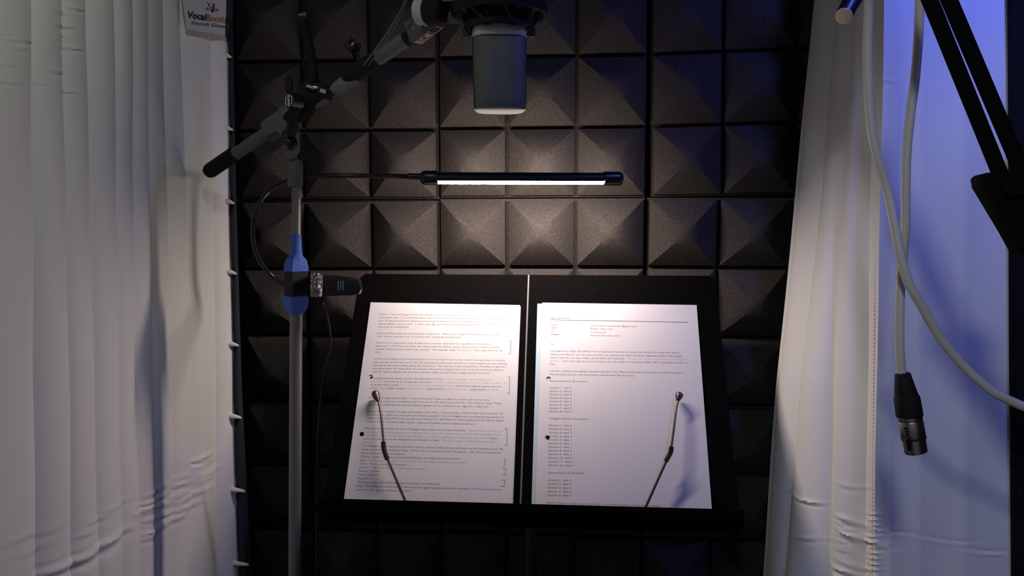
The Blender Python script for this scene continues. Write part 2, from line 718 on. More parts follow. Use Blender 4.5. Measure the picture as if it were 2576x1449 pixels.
rng = random.Random(11)
def lz(z):
    return z if z < 0.765 else 0.765 + (z - 0.765) * 0.70


# ---- left curtain (fold lines from the near side towards the back wall)
LC = [(-1000, -1000, -1000, -1000, 0.40), (-540, -538, -536, -530, 0.50), (-330, -327, -322, -316, 0.56), (-170, -165, -160, -150, 0.64), (-60, -55, -50, -45, 0.70), (75, 80, 84, 90, 0.765), (155, 163, 172, 178, 0.82), (217, 225, 236, 246, 0.87),
      (286, 294, 300, 308, 0.925), (330, 334, 340, 356, 0.975), (368, 376, 386, 392, 1.02), (407, 418, 428, 432, 1.075),
      (452, 467, 476, 485, 1.125), (530, 537, 541, 547, 1.19), (574, 582, 592, 602, 1.235)]
LC = [(*c[:4], lz(c[4])) for c in LC]
LB = [0.006, 0.006, 0.006, 0.007, 0.007, 0.006, 0.0055, 0.006, 0.006, 0.005, 0.004, 0.0045, 0.0045, 0.006]
lr = []
for k in range(17):           # creases high on the near side
    y = rng.uniform(5, 245)
    x = rng.choice([rng.uniform(-20, 75), rng.uniform(70, 150), rng.uniform(150, 205)])
    L = rng.uniform(40, 85)
    lr.append((x - L / 2, y - 5, x + L / 2, y + L * 0.16, rng.uniform(2.5, 4.5), rng.uniform(0.0008, 0.0018)))
for k in range(62):           # slanting creases low down
    t = rng.random()
    x = 345 + t * 190
    y = 1330 - t * 150 + rng.uniform(-70, 50)
    L = rng.uniform(35, 75)
    lr.append((x - L / 2, y + L * 0.24, x + L / 2, y - L * 0.24, rng.uniform(3.0, 5.0), rng.uniform(0.0006, 0.0014)))
for k in range(12):
    t = rng.random()
    x = 20 + t * 280
    y = 1400 - t * 90 + rng.uniform(-60, 40)
    L = rng.uniform(60, 130)
    lr.append((x - L / 2, y + L * 0.26, x + L / 2, y - L * 0.26, 5, rng.uniform(0.0005, 0.0011)))
lr.append((70, 1455, 320, 1320, 9, 0.003))
lr.append((30, 515, 75, 511, 2.5, 0.0008))
lr.append((165, 445, 222, 443, 2.5, 0.0006))
mbL, sampL = make_curtain(LC, LB, -1, 9, lr)
base = np.array([-0.47, 0.95, 0.0])
curL = thing('curtain', base, 'white pleated curtain left of the music stand, with a sewn logo label', 'curtain', 'white curtains of the booth')
clothL = mbL.build('cloth', 'curtain', curL, smooth=True)

# dark strip along the cloth edge with pale ties
mb = MB()
eb = []
ties = [-45, 142, 325, 510, 687, 868, 1050, 1235, 1420]
ys = np.arange(-900, 3700, 9.0)
L0, L1, LF = [], [], []
for y in ys:
    e0 = float(col_px(LC[-1], y))
    e1 = float(np.interp(y, [0, 480, 960, 1449], [583, 592, 606, 630]))
    # swell between the ties
    ph = min(abs(y - t) for t in ties)
    sw = 5.0 * (1 - min(1.0, ph / 40.0) ** 0.7)
    L0.append(P(e0 - 4 + sw * 2.0, y, lz(1.225)))
    LF.append(P((e0 + e1) / 2, y, lz(1.217)))
    L1.append(P(e1 + 2, y, lz(1.236)))
n = len(ys)
vs = L0 + LF + L1
fs = [(i, i + 1, n + i + 1, n + i) for i in range(n - 1)] + [(n + i, n + i + 1, 2 * n + i + 1, 2 * n + i) for i in range(n - 1)]
mb.add(vs, fs)
mb.build('edge_strip', 'blue_grey', curL, smooth=True)['label'] = 'dark strip along the curtain edge'
for t in ties:
    if -60 < t < 1460:
        e0 = float(col_px(LC[-1], t))
        e1 = float(np.interp(t, [0, 480, 960, 1449], [583, 592, 606, 630]))
        q = MB()
        path = pxs([(e0 - 18, t - 4, lz(1.216)), (e0 - 7, t - 3, lz(1.214)), (e1 - 9, t, lz(1.214)), (e1 - 3, t + 2, lz(1.217))], 5)
        q.sweep(path, list(np.linspace(0.0046, 0.0009, len(path))), 8)
        q.build('tie', 'curtain', curL, smooth=True)

# ---- sewn label at the top
def zlab(px):
    return float(np.interp(px, [450, 467, 537, 590], [0.998, 1.006, 1.047, 1.078]))


def lab(p, lift=0.0):
    return P(p[0], p[1], zlab(p[0]) - lift)


mb = MB()
for lift in (0.0, -0.0012):
    vs = []
    for i in range(13):
        u = i / 12
        for j in range(7):
            t = j / 6
            y = -60 + t * (60 + 72 + 17 * u ** 0.8)
            xl = np.interp(y, [-60, 0, 30, 72], [455, 459, 463, 469])
            vs.append(lab((xl + (np.interp(y, [-60, 20, 89], [570, 569, 566]) - xl) * u, y), lift))
    mb.add(vs, [(i * 7 + j, (i + 1) * 7 + j, (i + 1) * 7 + j + 1, i * 7 + j + 1) for i in range(12) for j in range(6)])
labo = mb.build('sewn_label', 'label_white', curL)
labo['label'] = 'white sewn label with a logo and two lines of lettering'
mb = MB()
mb.prism([lab(p, -0.002) for p in [(569, -60), (569, 20), (567, 60), (566, 92), (574, 90), (578, 60), (585, 50), (587, -60)]], V((0, 0, 0.001)))
mb.build('label_edge', 'blue_grey', labo)
black, rust = MT['ink_black'], MT['ink_rust']
items = [(queue_text('Vocal', [black], bold=0.035), (469.5, 44), (518, 51), 16.5, 0.0),
         (queue_text('Booth', [rust], bold=0.02), (519.5, 51.5), (565, 57.5), 16.0, 0.0),
         (queue_text('To', [black], bold=0.04, shear=0.2), (565.5, 57.5), (575, 59), 13.0, 0.0),
         (queue_text('Go', [black], bold=0.04, shear=0.2), (575.5, 59), (585, 61), 13.0, 0.0),
         (queue_text('Sounds Good', [black], bold=0.004, shear=0.45), (480, 60.5), (570, 71), 8.6, 0.0)]
# black and rust text have to share one mesh: remap the single rust item
mbt = bake_text([items[0], items[2], items[3], items[4]], lambda a: lab(a, 0.0006))
mbt.build('printed_text', 'ink_black', labo)
mbt = bake_text([items[1]], lambda a: lab(a, 0.0006))
mbt.build('printed_text', 'ink_rust', labo)
mb = MB()
mb.add([lab(p, 0.0006) for p in [(520, 6.5), (524.5, 7.5), (532, 22), (529, 19)]], [(0, 1, 2, 3)])
mb.add([lab(p, 0.0006) for p in [(537, 9.5), (541, 10), (537, 31), (532.5, 31), (529.5, 25), (535, 22)]], [(0, 1, 2, 3, 4, 5)])
for i, h in enumerate([1, 2, 4, 7, 9, 6, 8, 4]):
    for sx in (0, 1):
        x = 514.5 + i * 1.7 if sx == 0 else 551.5 - i * 1.7
        y = 21.5 + (x - 514) * 0.125
        mb.add([lab(p, 0.0006) for p in [(x - 0.45, y - h / 2), (x + 0.45, y - h / 2), (x + 0.45, y + h / 2), (x - 0.45, y + h / 2)]], [(0, 1, 2, 3)])
mb.build('logo', 'ink_black', labo)
mb = MB()
mb.add([lab((532.7 + 3.6 * math.cos(a), 21.5 + 3.6 * math.sin(a)), 0.0008) for a in np.linspace(0, 2 * math.pi, 16, endpoint=False)], [tuple(range(16))])
mb.add([lab(p, 0.0008) for p in [(528.2, 2), (535.5, 15), (534, 17)]], [(0, 1, 2)])
mb.build('logo', 'ink_rust', labo)

# ---- right curtain
RC = [(2046, 2001, 1955, 1918, 1.205), (2052, 2008, 1962, 1925, 1.19), (2112, 2069, 2014, 1975, 1.10), (2160, 2122, 2097, 2090, 1.00), (2200, 2192, 2183, 2176, 0.93), (2225, 2216, 2206, 2198, 0.8715), (2262, 2254, 2245, 2238, 0.863),
      (2320, 2315, 2313, 2313, 0.86), (2428, 2427, 2425, 2425, 0.855), (2575, 2575, 2575, 2578, 0.85)]
RC = [(*c[:4], c[4] if c[4] < 0.87 else 0.865 + (c[4] - 0.865) * 0.55) for c in RC]
RB = [0.0, 0.006, 0.010, 0.010, 0.0, 0.0, 0.002, 0.003, 0.003]
rr = []
for k in range(22):
    y = rng.uniform(1290, 1470)
    x = rng.uniform(2110, 2205)
    L = rng.uniform(35, 80)
    rr.append((x - L / 2, y - L * 0.22, x + L / 2, y + L * 0.16, rng.uniform(3, 5), rng.uniform(0.0009, 0.002)))
for k in range(13):           # puckers along the stitched corner
    y = 1290 + k * 14
    rr.append((2175, y, 2225, y + 3, 3.2, 0.0014))
rr += [(2100, 1290, 2300, 1345, 4, 0.0018), (2095, 1310, 2260, 1385, 5, 0.0022), (2280, 1336, 2480, 1362, 4, 0.0011),
       (2420, 1375, 2540, 1388, 4, 0.0018), (1985, 1235, 2085, 1266, 4, 0.0024), (2000, 1343, 2070, 1352, 4, 0.0016),
       (2110, 1210, 2200, 1225, 5, 0.0009), (2200, 190, 2260, 205, 5, 0.001), (2040, 140, 2075, 150, 3, 0.0006), (2100, 430, 2125, 452, 3, 0.001)]
mbR, sampR = make_curtain(RC, RB, 1, 9, rr)
curR = thing('curtain', (0.43, 0.95, 0.0), 'white pleated curtain right of the music stand, behind the hanging white cables', 'curtain', 'white curtains of the booth')
mbR.build('cloth', 'curtain', curR, smooth=True)


def stitches(line, y0, y1, step, samp):
    mb = MB()
    y = y0
    while y < y1:
        x = float(np.interp(y, [q[1] for q in line], [q[0] for q in line]))
        a, b = samp(x, y, 0.0015), samp(float(np.interp(y + step * 0.6, [q[1] for q in line], [q[0] for q in line])), y + step * 0.6, 0.0015)
        mb.sweep([a, b], 0.00045, 5)
        y += step
    return mb


stitches([(2204, 480), (2198, 960), (2194, 1449)], 640, 1449, 10, sampR).build('stitching', 'thread', curR, smooth=True)
stitches([(2091, 480), (2077, 920), (2052, 1300), (2043, 1449)], 640, 1340, 10, sampR).build('stitching', 'thread', curR, smooth=True)

# ---- black edge of the booth at the far right
mb = MB()
mb.pxplate([(2536, -900), (2546, 340), (2548, 900), (2553, 1449), (2570, 3700), (2900, 3700), (2900, -900)], 0.842, 0.006)
tr1 = mb.build('trim_1', 'cloth_black')
tag(tr1, 'black cloth edge of the booth beside the right curtain', kind='structure')
st = MB()
y = -20
while y < 1460:
    x = float(np.interp(y, [0, 700, 1449], [2560, 2562, 2566]))
    st.sweep([P(x, y, 0.8415), P(x, y + 8, 0.8415)], 0.0003, 5)
    y += 14
st.build('stitching', 'blue_grey', tr1, smooth=True)

# ================================================================== music stand and its pages
SQ = rod((-0.5121, 0.0684, 0.0251))
SZ = 1.0896
SU, SV_, SN = SQ[:, 0], SQ[:, 1], SQ[:, 2]


def desk(px, py):
    """image point -> coordinates on the desk plane"""
    d = np.array([(px - IW / 2) / FPX, (py - IH / 2) / FPX, 1.0])
    t = SN[2] * SZ / (SN @ d)
    q = d * t - np.array([0, 0, SZ])
    return np.array([q @ SU, q @ SV_])


def D3(ab, c=0.0):
    """desk coordinates (a right, b down, c away from the reader) -> world"""
    return W(SU * ab[0] + SV_ * ab[1] + SN * c + np.array([0, 0, SZ]))


DN = V(SN)
stand_base = P(1335, 1300, 1.02)
stand = thing('music_stand', (stand_base[0], stand_base[1] + 0.05, 0.0), 'black music stand holding two printed pages under the lit tube lamp', 'music stand')
a0, a1 = desk(905, 692)[0], desk(1800, 700)[0]
am = desk(1329, 720)[0]
b0, b1 = desk(1330, 691)[1], desk(1330, 1318)[1]
for lo, hi in ((a0, am - 0.0006), (am + 0.0006, a1)):
    mb = MB()
    left = lo == a0
    ch = 0.008
    pl = [(lo + (ch if left else 0), b0), (hi - (0 if left else ch), b0), (hi, b0 + (0 if left else ch)), (hi, b1), (lo, b1), (lo, b0 + (ch if left else 0))]
    out = []
    for p_ in pl:
        if not out or abs(p_[0] - out[-1][0]) + abs(p_[1] - out[-1][1]) > 1e-6:
            out.append(p_)
    if abs(out[0][0] - out[-1][0]) + abs(out[0][1] - out[-1][1]) < 1e-6:
        out.pop()
    mb.prism([D3(p_, 0.0) for p_ in out], DN * 0.002)
    mb.build('desk_panel', 'desk', stand, bevel=0.0004, seg=1)
# centre hinge rod
mb = MB()
mb.sweep([D3((am, b0 + 0.001), -0.0002), D3((am, b1), -0.0002)], 0.0012, 8)
mb.build('hinge', 'grey_metal', stand, smooth=True)
# ledge: a tray with a raised front lip
la, lb = desk(822, 1306)[0], desk(1852, 1326)[0]
rc = [(0.0, 0.004), (-0.046, 0.004), (-0.050, 0.000), (-0.050, -0.012), (-0.047, -0.012), (-0.047, 0.000), (0.0, 0.000)]
mb = MB()
mb.prism([D3((la, b1 + y_), c_) for c_, y_ in rc], D3((lb, b1)) - D3((la, b1)))
mb.build('ledge', 'desk', stand, bevel=0.0006, seg=1)
# back bracket, post and legs
mb = MB()
mb.box(D3(((a0 + a1) / 2, 0.12), 0.012), V(SU) * 0.05, V(SV_) * 0.13, DN * 0.010)
mb.build('bracket', 'black_metal', stand, bevel=0.003)
pc_ = D3(((a0 + a1) / 2, 0.22), 0.025)
mb = MB()
mb.sweep([pc_, (pc_[0], pc_[1], 0.25)], 0.009, 16)
mb.build('post', 'black_metal', stand, smooth=True)
mb = MB()
mb.sweep([(pc_[0], pc_[1], 0.75), (pc_[0], pc_[1], 0.20)], 0.0125, 16)
mb.build('lower_post', 'black_metal', stand, smooth=True)
for k in range(3):
    a = math.radians(270 + 120 * k)
    r_ = 0.17
    mb = MB()
    mb.sweep([(pc_[0], pc_[1], 0.27), (pc_[0] + 0.6 * r_ * math.cos(a), pc_[1] + 0.6 * r_ * math.sin(a), 0.14), (pc_[0] + r_ * math.cos(a), pc_[1] + r_ * math.sin(a), 0.008)], 0.007, 10)
    mb.build('leg', 'black_metal', stand, smooth=True)


def page_holder(path, joint, knob, label):
    """path: (px, py, clearance above the desk) from the ledge up"""
    def at(px, py, c):
        return D3(desk(px, py), -c)
    st_ = [at(*q) for q in path]
    rod_ = MB()
    rod_.sweep(st_, 0.00155, 10)
    ho = rod_.build('page_holder', 'wire', stand, smooth=True)
    ho['label'] = label
    jb = MB()
    jp = spline([at(*q) for q in joint], 14)
    jb.sweep(jp, [0.0027 + 0.0005 * (i % 2) for i in range(len(jp))], 12)
    jb.build('ribbed_joint', 'black_metal', ho, smooth=True)
    kb = MB()
    kp = spline([at(*q) for q in knob], 5)
    m_ = len(kp)
    rad = [0.0022 + 0.0030 * math.sin(min(1, i / (m_ - 1) / 0.75) * math.pi / 2) if i < m_ - 3 else [0.0050, 0.0036, 0.0012][i - m_ + 3] for i in range(m_)]
    kb.sweep(kp, rad, 14)
    kb.build('rubber_tip', 'wire', ho, smooth=True)
    return ho


page_holder([(1046, 1318, 0.012), (1040, 1303, 0.014), (978, 1157, 0.016), (972, 1128, 0.017), (968, 1085, 0.016), (964, 1048, 0.015), (958, 1020, 0.013), (952, 1004, 0.011)],
            [(981, 1165, 0.016), (973, 1142, 0.017), (971, 1122, 0.017)], [(957, 1018, 0.013), (951, 1004, 0.011), (946, 990, 0.010)],
            'bent wire page holder on the left page')
page_holder([(1600, 1332, 0.012), (1606, 1318, 0.014), (1673, 1168, 0.016), (1684, 1138, 0.017), (1691, 1090, 0.016), (1696, 1046, 0.015), (1701, 1022, 0.013), (1704, 1010, 0.011)],
            [(1671, 1170, 0.016), (1682, 1150, 0.017), (1685, 1135, 0.017)], [(1702, 1016, 0.013), (1705, 1005, 0.011), (1708, 997, 0.009)],
            'bent wire page holder on the right page')


# ---- sheets of paper
def sheet(name, corners, c, m, label, holes=(), group=None):
    """a sheet lying on the desk: corners as image points, c = clearance"""
    pts = [desk(*q) for q in corners]
    loc = D3(pts[3], -c)
    root = thing(name, loc, label, 'paper', group)
    bm = bmesh.new()
    loops = [pts]
    for (hx, hy) in holes:
        h = desk(hx, hy)
        loops.append([h + 0.003 * np.array([math.cos(t), math.sin(t)]) for t in np.linspace(0, 2 * math.pi, 18, endpoint=False)])
    edges = []
    for lp in loops:
        vs = [bm.verts.new(tuple(D3(p_, -c) - loc)) for p_ in lp]
        edges += [bm.edges.new((vs[i], vs[(i + 1) % len(vs)])) for i in range(len(vs))]
    bmesh.ops.triangle_fill(bm, edges=edges, use_beauty=True, use_dissolve=False)
    ext = bmesh.ops.extrude_face_region(bm, geom=list(bm.faces))
    dv = DN * 0.00018
    bmesh.ops.translate(bm, verts=[e for e in ext['geom'] if isinstance(e, bmesh.types.BMVert)], vec=tuple(dv))
    bmesh.ops.recalc_face_normals(bm, faces=bm.faces)
    me = bpy.data.meshes.new('page')
    bm.to_mesh(me)
    bm.free()
    me.materials.append(MT[m])
    o = bpy.data.objects.new('page', me)
    COL.objects.link(o)
    o.parent = root
    return root


sheet('paper_sheet', [(936, 764), (1310, 771), (1289, 1309), (864, 1302)], 0.0008, 'paper', 'blank white sheet tucked behind the left script page, showing at a punched hole', holes=[(936, 953), (911, 1093)])
sheet('paper_sheet', [(1352, 764.5), (1738, 772), (1776, 1320), (1336, 1308)], 0.0008, 'paper_blue', 'pale blue sheet showing as a strip behind the left edge of the right page', holes=[(1380, 1102)])
left_page = sheet('script_page', [(933, 762), (1308, 769), (1287, 1308), (860, 1300)], 0.0018, 'paper',
                  'white script page of dense coloured paragraphs on the left of the music stand', holes=[(933, 949), (911, 1093)])
right_page = sheet('script_page', [(1364, 763), (1752, 769), (1793, 1321), (1345, 1310)], 0.0020, 'paper',
                   'white page with a bold ruled heading and lists, right of the script page', holes=[(1380, 954), (1377, 1102)])

# text colours: {o}range, {g}reen, {r}ed, {p}ink, {k} black
INKS = {'k': 0, 'o': 1, 'g': 2, 'r': 3, 'p': 4}
INKM = ['ink', 'ink_orange', 'ink_green', 'ink_red', 'ink_pink']


def parse(s):
    body, fmt, cur, i = '', [], 0, 0
    while i < len(s):
        if s[i] == '{' and s[i + 2] == '}':
            cur = INKS[s[i + 1]]
            i += 3
            continue
        body += s[i]
        fmt.append(cur)
        i += 1
    return body, fmt


T1 = [  # zoomed coordinates of line start and end (x-height middle), text
 (505,252,2062,272,'Osman- "I am an Octagon and I have 8 sides. It\'s a bit tricky to draw my shape but here I go"- ( he picks'),
 (502,292,2032,308,'up a yellow pen) "1,2,3,4,5,6,7,8- phew that\'s a lot of sides. These are all Octagons, the same shape as'),
 (498,330,2070,348,'me ( he demonstrates his shape by presenting his body as if he\'s showing off a new outfit,  points and the'),
 (494,368,1965,385,'objects appear one at a time  )  clock, stop sign and trampoline. Boing Boing" Osman pretends he\'s'),
 (490,406,865,409,'bouncing on a trampoline'),
 (482,483,1965,500,'Diamond Davina gets up next and goes to the front. "Thank you Octagon Osman, you may sit down'),
 (477,521,1505,533,'now" Osman bounces over to Davina\'s seat- still going "boing boing".'),
 (470,598,1870,615,'Davina-"I\'m a Diamond, I have 4 sides and 4 corners- (she picks up a purple pen and draws a'),
 (464,637,1972,655,'diamond) "1,2,3,4. You will often see ( points and the objects appear one at a time  ) Diamond kites,'),
 (460,676,2005,694,'trowels and of course my favourite, earrings" . The shapelys all go "{r}oooo{o}ooo{g}o{o}h{k}" (trev, pete and russ say'),
 (456,714,522,714,'this)'),
 (446,793,2038,813,'Circle Carly walks to the front and davina sits in her chair "I am a circle. I don\'t have any sides or corners,'),
 (441,833,2052,853,'Just one line all the way round, like this (she gets her pink pen and draws a circle-imagine you are drawing'),
 (436,872,2047,891,'the line on the board whilst saying the sentence ). "You can see circles everywhere, including my glasses ('),
 (430,910,2008,930,'she takes them off, holds them up and puts them back on again), but some of my favourites are (points'),
 (425,949,1863,967,'and the objects appear one at a time) wheels, (slight pause) buttons (slight pause) and coins."'),
 (415,1027,1870,1048,'Rectangle Russell stands up and takes the place of Carly - {o}"I am a rectangle, with 4 sides and 4'),
 (409,1067,2034,1090,'{o}corners".  {k}He picks up an orange pen and draws {o}"two of my sides are long, and 2 of my sides are short-  {k}('),
 (404,1107,1988,1131,'he points at the sides)- {o}"1, 2, 3, 4. You can find rectangles in these {k}(points and objects appear one at a'),
 (398,1147,1945,1170,'time)- {o}doors {k}(slight pause), {o}chocolate bars  {k}(slight pause), {o}and my favourite,  {k}(slight pause), {o}a tennis'),
 (392,1186,485,1188,'{o}court"'),
 (382,1265,1840,1293,'Oval Olina swaps with Russell - "I am an Oval and I have no sides or corners. I am not a circle'),
 (376,1306,1985,1334,'though (she picks up a turquoise pen) To draw an oval, you have to do this ( she draws an oval). These'),
 (370,1347,1843,1374,'are all oval shapes (points and the objects appear one at a time) mirror, egg and a rugby ball."')]
T2 = [
 (358,77,2000,107,'Square Simon swishes his cape as he swaps with Olina-- "I am a square, I have 4 sides and 4 corners, all'),
 (353,118,2018,150,'the same size, (picks up a blue pen and draws a square) "1,2,3,4. (imagine you are drawing the square on'),
 (347,158,2025,192,'a board, for timing) There are squares everywhere, but I like these the best (points and the objects appear'),
 (341,200,1713,234,'one at a time) "window (slight pause)  snakes and ladders board (slight pause) and ....'),
 (330,283,1995,321,'Before Simon can finish his word, Pentagon pete walks over to face everyone- {g}" Square Simon I hope you'),
 (324,327,1978,363,'{g}don\'t mind me interrupting you but I did say that today was a special show and tell and I actually have a'),
 (318,368,1937,407,'{g}very special square for everyone. Square Simon would you please pass me that box over there- {k}Simon'),
 (311,410,1940,449,'picks up a box next to the whiteboard and hands it to Pete {g}"Would you open it and take out the object'),
 (304,455,422,457,'{g}inside{k}".'),
 (300,496,2010,539,'The shapelys all lean towards the box as Simon reaches inside the box and pulls out the Shapelys book. He'),
 (293,540,1983,581,'holds it in front of himself and Pete.  Simon- "It\'s a square book and it\'s about..... US" Simon smiles as he'),
 (287,583,817,598,'holds the book towards everyone'),
 (281,627,1487,655,'Osman- "Look, that\'s me, and Diamond Davina, and that\'s you Circle Carly"'),
 (275,670,1573,703,'Pete- {g}"Yes Octagon Osman it is all of us- in our first book Welcome to Shapelys.{k}"'),
 (269,712,850,730,'Carly- "That\'s a wonderful surprise."'),
 (264,757,1072,778,'Trevor- {r}"Och that\'s brilliant, I can\'t wait to read it"'),
 (257,802,520,808,'Davina "me too"'),
 (250,848,496,853,'Olina "and me"'),
 (245,891,540,903,'Russell {o}"and me"{k}..'),
 (240,937,1245,962,'The final scene is all of the Shapelys crowding round the book'),
 (231,982,1983,1028,'Erika- "The Shapelys show and tell time was once again a great success for everyone. Now we just have to'),
 (225,1028,897,1045,'work out who gets to read the book first"'),
 (1068,1280,1082,1280,'2')]
T3 = [
 (798,392,1368,402,'Sandie Wells <sandiewells1@gmail.com>'), (797,431,1066,435,'09 April 2022 12:43'),
 (798,471,986,473,'Jan Simonsen'), (798,511,1168,515,'Show & Tell audios- part 1'), (316,616,356,617,'Hi,'),
 (314,699,1886,722,'I\'ve added the folder Show&Tell tell to Shapelys dropbox and here\'s the takes I\'ve chosen for Simon,'),
 (313,740,1910,763,'Osman and Davina. Jen has only one take per section, but they should be separated before Chris gets'),
 (312,780,1965,803,'them ( and can you also make a break after this sentence  {p}"You can see circles everywhere, including my'),
 (311,820,1972,843,'{p}glasses )  {k}If you just add the required takes into the folder I\'ve created CHRIS_S&T I can then transfer to'),
 (310,859,376,861,'him.'),
 (309,942,1933,965,'I\'ve also added in the slightly revised script for Trev, Pete and Russell, incase you don\'t find anyone on'),
 (308,983,1335,998,'Mandy (channel your very best Sidney poitier/Idris Elba for russ )'),
 (307,1065,758,1069,'Diamond Davina (8 sections)')]
for i, y in enumerate([1144, 1186, 1227, 1269, 1310, 1351, 1393, 1433]):
    T3.append((304 - i * 0.85, y, 570, y + 3, 'Section %d- take %d' % (i + 1, 3 if i == 7 else 2)))
T3B = [(320,298,560,302,'Jan Simonsen'), (320,379,402,381,'From:'), (320,418,392,420,'Sent:'), (320,458,363,460,'To:'), (318,498,434,500,'Subject:')]
T4 = [(288,113,748,122,'Octagon Osman (12 sections)'), (273,750,695,757,'Square Simon (5 sections)'),
      (264,1103,1593,1143,'Here\'s the up to date script with trev in red, Pete in green and Russell in orange'), (1150,1257,1160,1257,'1')]
for i, (y, tk) in enumerate(zip([194, 237, 279, 322, 363, 405, 448, 490, 532, 575, 619, 662], [3, 3, 3, 3, 1, 1, 1, 3, 3, 3, 1, 3])):
    T4.append((286 - i * 0.9, y, 550 if i < 9 else 567, y + 5, 'Section %d- take %d' % (i + 1, tk)))
for i, (y, tk) in enumerate(zip([837, 881, 926, 970, 1014], [2, 1, 2, 3, 3])):
    T4.append((272 - i, y, 544, y + 5, 'Section %d- take %d' % (i + 1, tk)))


def page_text(groups, bold_groups, page, c, cap):
    inks = [MT[q] for q in INKM]
    it = []
    for lines, bold in [(g_, 0.0) for g_ in groups] + [(g_, 0.02) for g_ in bold_groups]:
        (ox, oy, sc), rows = lines
        for (x0, y0, x1, y1, s) in rows:
            body, fmt = parse(s)
            p0, p1 = desk(ox + x0 / sc, oy + y0 / sc), desk(ox + x1 / sc, oy + y1 / sc)
            small = 0.8 if len(body) == 1 else 1.0
            it.append((queue_text(body, inks, fmt, bold=bold), p0, p1, cap * small, 0.36))
    mb_ = bake_text(it, lambda a: D3(a, -c))
    o = mb_.build('printed_text', 'ink', page, mats=INKM)
    return o


page_text([((850, 740, 4.829), T1), ((850, 1020, 4.829), T2)], [], left_page, 0.00183, 0.00235)
page_text([((1320, 740, 4.83), T3), ((1320, 1030, 4.674), T4)], [((1320, 740, 4.83), T3B)], right_page, 0.00203, 0.00235)


def stroke(rows, c, w_, page, name, m):
    mb_ = MB()
    for pts in rows:
        q = [desk(*p_) for p_ in pts]
        for i in range(len(q) - 1):
            d = q[i + 1] - q[i]
            d = d / np.linalg.norm(d)
            nn = np.array([-d[1], d[0]]) * w_ / 2
            e = d * w_ * 0.4
            mb_.add([D3(q[i] - e + nn, -c), D3(q[i + 1] + e + nn, -c), D3(q[i + 1] + e - nn, -c), D3(q[i] - e - nn, -c)], [(0, 1, 2, 3)])
    return mb_.build(name, m, page)


z1 = lambda x, y: (850 + x / 4.829, 740 + y / 4.829)
z2 = lambda x, y: (850 + x / 4.829, 1020 + y / 4.829)
z3 = lambda x, y: (1320 + x / 4.83, 740 + y / 4.83)
for rows in ([z1(2083, 573), z1(2105, 578), z1(2098, 728), z1(2068, 737)], [z1(2065, 1010), z1(2090, 1015), z1(2085, 1208), z1(2053, 1215)],
             [z2(2027, 284), z2(2050, 283), z2(2057, 400), z2(2053, 487), z2(2028, 495)], [z2(2010, 653), z2(2035, 657), z2(2030, 735), z2(2005, 740)],
             [z2(2002, 770), z2(2040, 772), z2(2035, 850), z2(2005, 849)], [z2(1992, 908), z2(2025, 911), z2(2025, 985), z2(1975, 988)]):
    stroke([rows], 0.00183, 0.00055, left_page, 'pen_bracket', 'pen')
stroke([[z3(318, 320), z3(1975, 350)]], 0.00203, 0.0008, right_page, 'heading_rule', 'ink')

# ================================================================== tube lamp
LZ = 1.0


def lamp_z(px):
    """the tube is turned a little, so that its axis points at the pole"""
    return LZ + ((px - 1288) / FPX - 0.013) * 0.123


lamp = thing('clip_lamp', P(745, 715, 0.98), 'black clip-on tube lamp glowing warm white above the music stand', 'lamp')
A, B_ = P(1092, 448.5, lamp_z(1092)), P(1526, 449.5, lamp_z(1526))
ax = (B_ - A) / np.linalg.norm(B_ - A)
dn = V((0, 1, 0))
dn = dn - (dn @ ax) * ax
dn /= np.linalg.norm(dn)
bk = np.cross(ax, dn)
if bk @ V((0, 0, 1)) < 0:
    bk = -bk
RT = mm(15.2, LZ)


def arc_tube(a_from, a_to, r, pa, pb, n):
    """open arc of a tube; angle 0 = towards the viewer, 90 = down, 180 = towards the wall"""
    vs, fs = [], []
    for i in range(n + 1):
        t = math.radians(a_from + (a_to - a_from) * i / n)
        d = -bk * math.cos(t) + dn * math.sin(t)
        vs += [pa + d * r, pb + d * r]
    for i in range(n):
        fs.append((2 * i, 2 * i + 1, 2 * i + 3, 2 * i + 2))
    return vs, fs


E0, E1 = 33.0, 197.0           # the lit part of the tube
mb = MB()
vs, fs = arc_tube(E1, 360 + E0, RT, A, B_, 26)
mb.add(vs, fs)
vs, fs = arc_tube(E1, 360 + E0, RT * 0.86, A, B_, 26)
mb.add(vs, fs)
for e in (0, 26):
    mb.f.append((2 * e, 2 * e + 1, 54 + 2 * e + 1, 54 + 2 * e))
    mb.mi.append(0)
mb.build('tube_housing', 'black_plastic', lamp, smooth=True)
mb = MB()
vs, fs = arc_tube(E0, E1, RT * 0.95, A, B_, 22)
mb.add(vs, fs)
dif = mb.build('diffuser', 'diffuser', lamp, smooth=True)
dif['label'] = 'glowing warm white diffuser strip'
# end caps
RCAP = mm(18.0, LZ)
mb = MB()
pr = [(1517, RCAP * 0.86), (1519, RCAP), (1556, RCAP), (1561, RCAP * 0.93), (1565, RCAP * 0.75), (1567, RCAP * 0.45), (1567.4, 0.0008)]
mb.sweep([P(x, 449.5, lamp_z(x)) for x, _ in pr], [r_ for _, r_ in pr], 28)
mb.build('end_cap', 'black_plastic', lamp, smooth=True)
mb = MB()
pr = [(1102, RCAP * 0.86), (1100, RCAP), (1068, RCAP), (1062, RCAP * 0.86), (1057, RCAP * 0.56), (1056.5, RCAP * 0.5)]
mb.sweep([P(x, 447.5, lamp_z(x)) for x, _ in pr], [r_ for _, r_ in pr], 28)
mb.build('end_cap', 'black_plastic', lamp, smooth=True)
mb = MB()
mb.sweep([P(1060, 445, lamp_z(1060)), P(1026, 444, lamp_z(1026))], mm(8.3, LZ), 18)
mb.build('collar', 'black_plastic', lamp, smooth=True)
